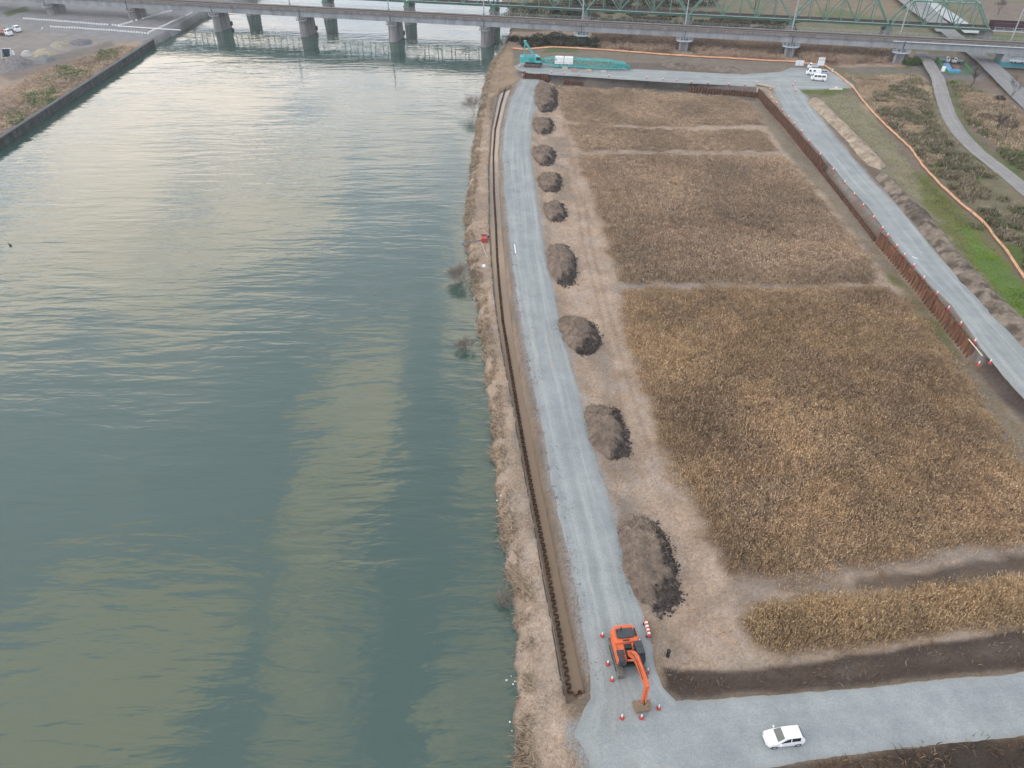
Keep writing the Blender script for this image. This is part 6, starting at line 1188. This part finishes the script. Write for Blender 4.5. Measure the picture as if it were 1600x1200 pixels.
# crash blocks of the far-left car park
bl = MB().box((0, 0, .28), (.72, .5, .56), taper=.8).build('kerb_block', mat('white_block', (.70, .72, .74), .7, var=.1)); tag(bl, 'white concrete block in the rows edging the far left access road', 'block', 'white blocks edging the far left road'); nb = 0
for a, b, m_ in (((38, 30), (185, 41), 37), ((186, 40.5), (268, 17.5), 26), ((80, 42.5), (231, 52), 37), ((233, 50), (300, 19), 26)):
    A, B = G(*a, ZL + .4), G(*b, ZL + .4); ya = math.atan2(B[1] - A[1], B[0] - A[0])
    for k in range(m_):
        if RNG.uniform() < .05: continue
        p = A + (B - A) * (k / (m_ - 1)); o = bl if nb == 0 else bl.copy()
        if nb: COL.objects.link(o)
        o.location = (p[0], p[1], hz(*p)); o.rotation_euler = (0, 0, ya + RNG.normal(0, .06)); nb += 1
stake((185, 40.8), (282, 47), ZL + .7, ZL + .7, CWHT, 'long thin white pipe lying across the far left access road', 'pipe', .18)
stake((66, 47), (66, 43.5), ZL + .4, ZL + 1.4, CWHT, 'white bollard standing at the near edge of the far left road', 'bollard', .25)
for i, (a, b, w_, h, col, lb) in enumerate((((24, 92), (26, 112), 50, 2.6, (.22, .215, .22), 'large grey gravel heap in the dirt yard at the left edge'), ((66, 79), (72, 90), 34, 1.6, (.44, .40, .29), 'pale yellow sand heap in the dirt yard'), ((70, 88), (72, 100), 36, 1.5, (.21, .22, .235), 'blue grey gravel heap next to the yellow sand heap'), ((90, 66), (98, 76), 30, 1.0, (.36, .33, .27), 'low pale rubble heap behind the yellow sand heap'), ((124, 62), (130, 72), 36, 1.1, (.16, .175, .20), 'dark blue grey rubble heap in the dirt yard'), ((42, 80), (42, 89), 18, 1.0, (.50, .49, .48), 'small white rubble heap right of the tipper'))):
    heap('material_heap', a, b, w_, h, lb, 'heap', ZL + .4, 'material heaps in the dirt yard', col, tuple(c * .7 for c in col), .15, 140 + i * 5, .15, 44, .25)
# bird swimming off the left edge
g = G(17.5, 384, 0); bm_ = bpy.data.meshes.new('bird'); vv = [(0, 0, .05), (.22, 0, .12), (.42, 0, .12), (.55, 0, .10), (-.2, 0, .12), (.62, 0, .32), (.70, 0, .46), (.84, 0, .45)]
bm_.from_pydata(vv, [(1, 2), (2, 3), (1, 4), (3, 5), (5, 6), (6, 7), (0, 1)], []); o = bpy.data.objects.new('water_bird', bm_); COL.objects.link(o); sk = o.modifiers.new('skin', 'SKIN'); rr = (.1, .2, .19, .11, .07, .055, .06, .018)
for i, v in enumerate(bm_.skin_vertices[0].data): v.radius = (rr[i], rr[i]); v.use_root = i == 1
ss = o.modifiers.new('sub', 'SUBSURF'); ss.levels = ss.render_levels = 1; bm_.materials.append(mat('dark_feathers', (.025, .022, .022), .7)); o.location = (g[0], g[1], .0); o.rotation_euler = (0, 0, R(150)); o.scale = (1.15, 1.15, 1.15); tag(o, 'small dark water bird swimming near the left edge', 'bird')
# ---------------------------------------------------------------- thin river haze
hm = bpy.data.materials.new('haze_air'); hm.use_nodes = True; nt = hm.node_tree; nt.nodes.remove(nt.nodes['Principled BSDF']); pv = nt.nodes.new('ShaderNodeVolumePrincipled')
pv.inputs['Color'].default_value = (.86, .90, .95, 1); pv.inputs['Density'].default_value = .0002; pv.inputs['Anisotropy'].default_value = .2; nt.links.new(pv.outputs[0], nt.nodes['Material Output'].inputs['Volume'])
hb = MB().box((0, 250, 36), (1700, 1400, 78)).build('haze', hm); tag(hb, kind='stuff', label='thin pale haze over the river and the far bank', cat='haze')
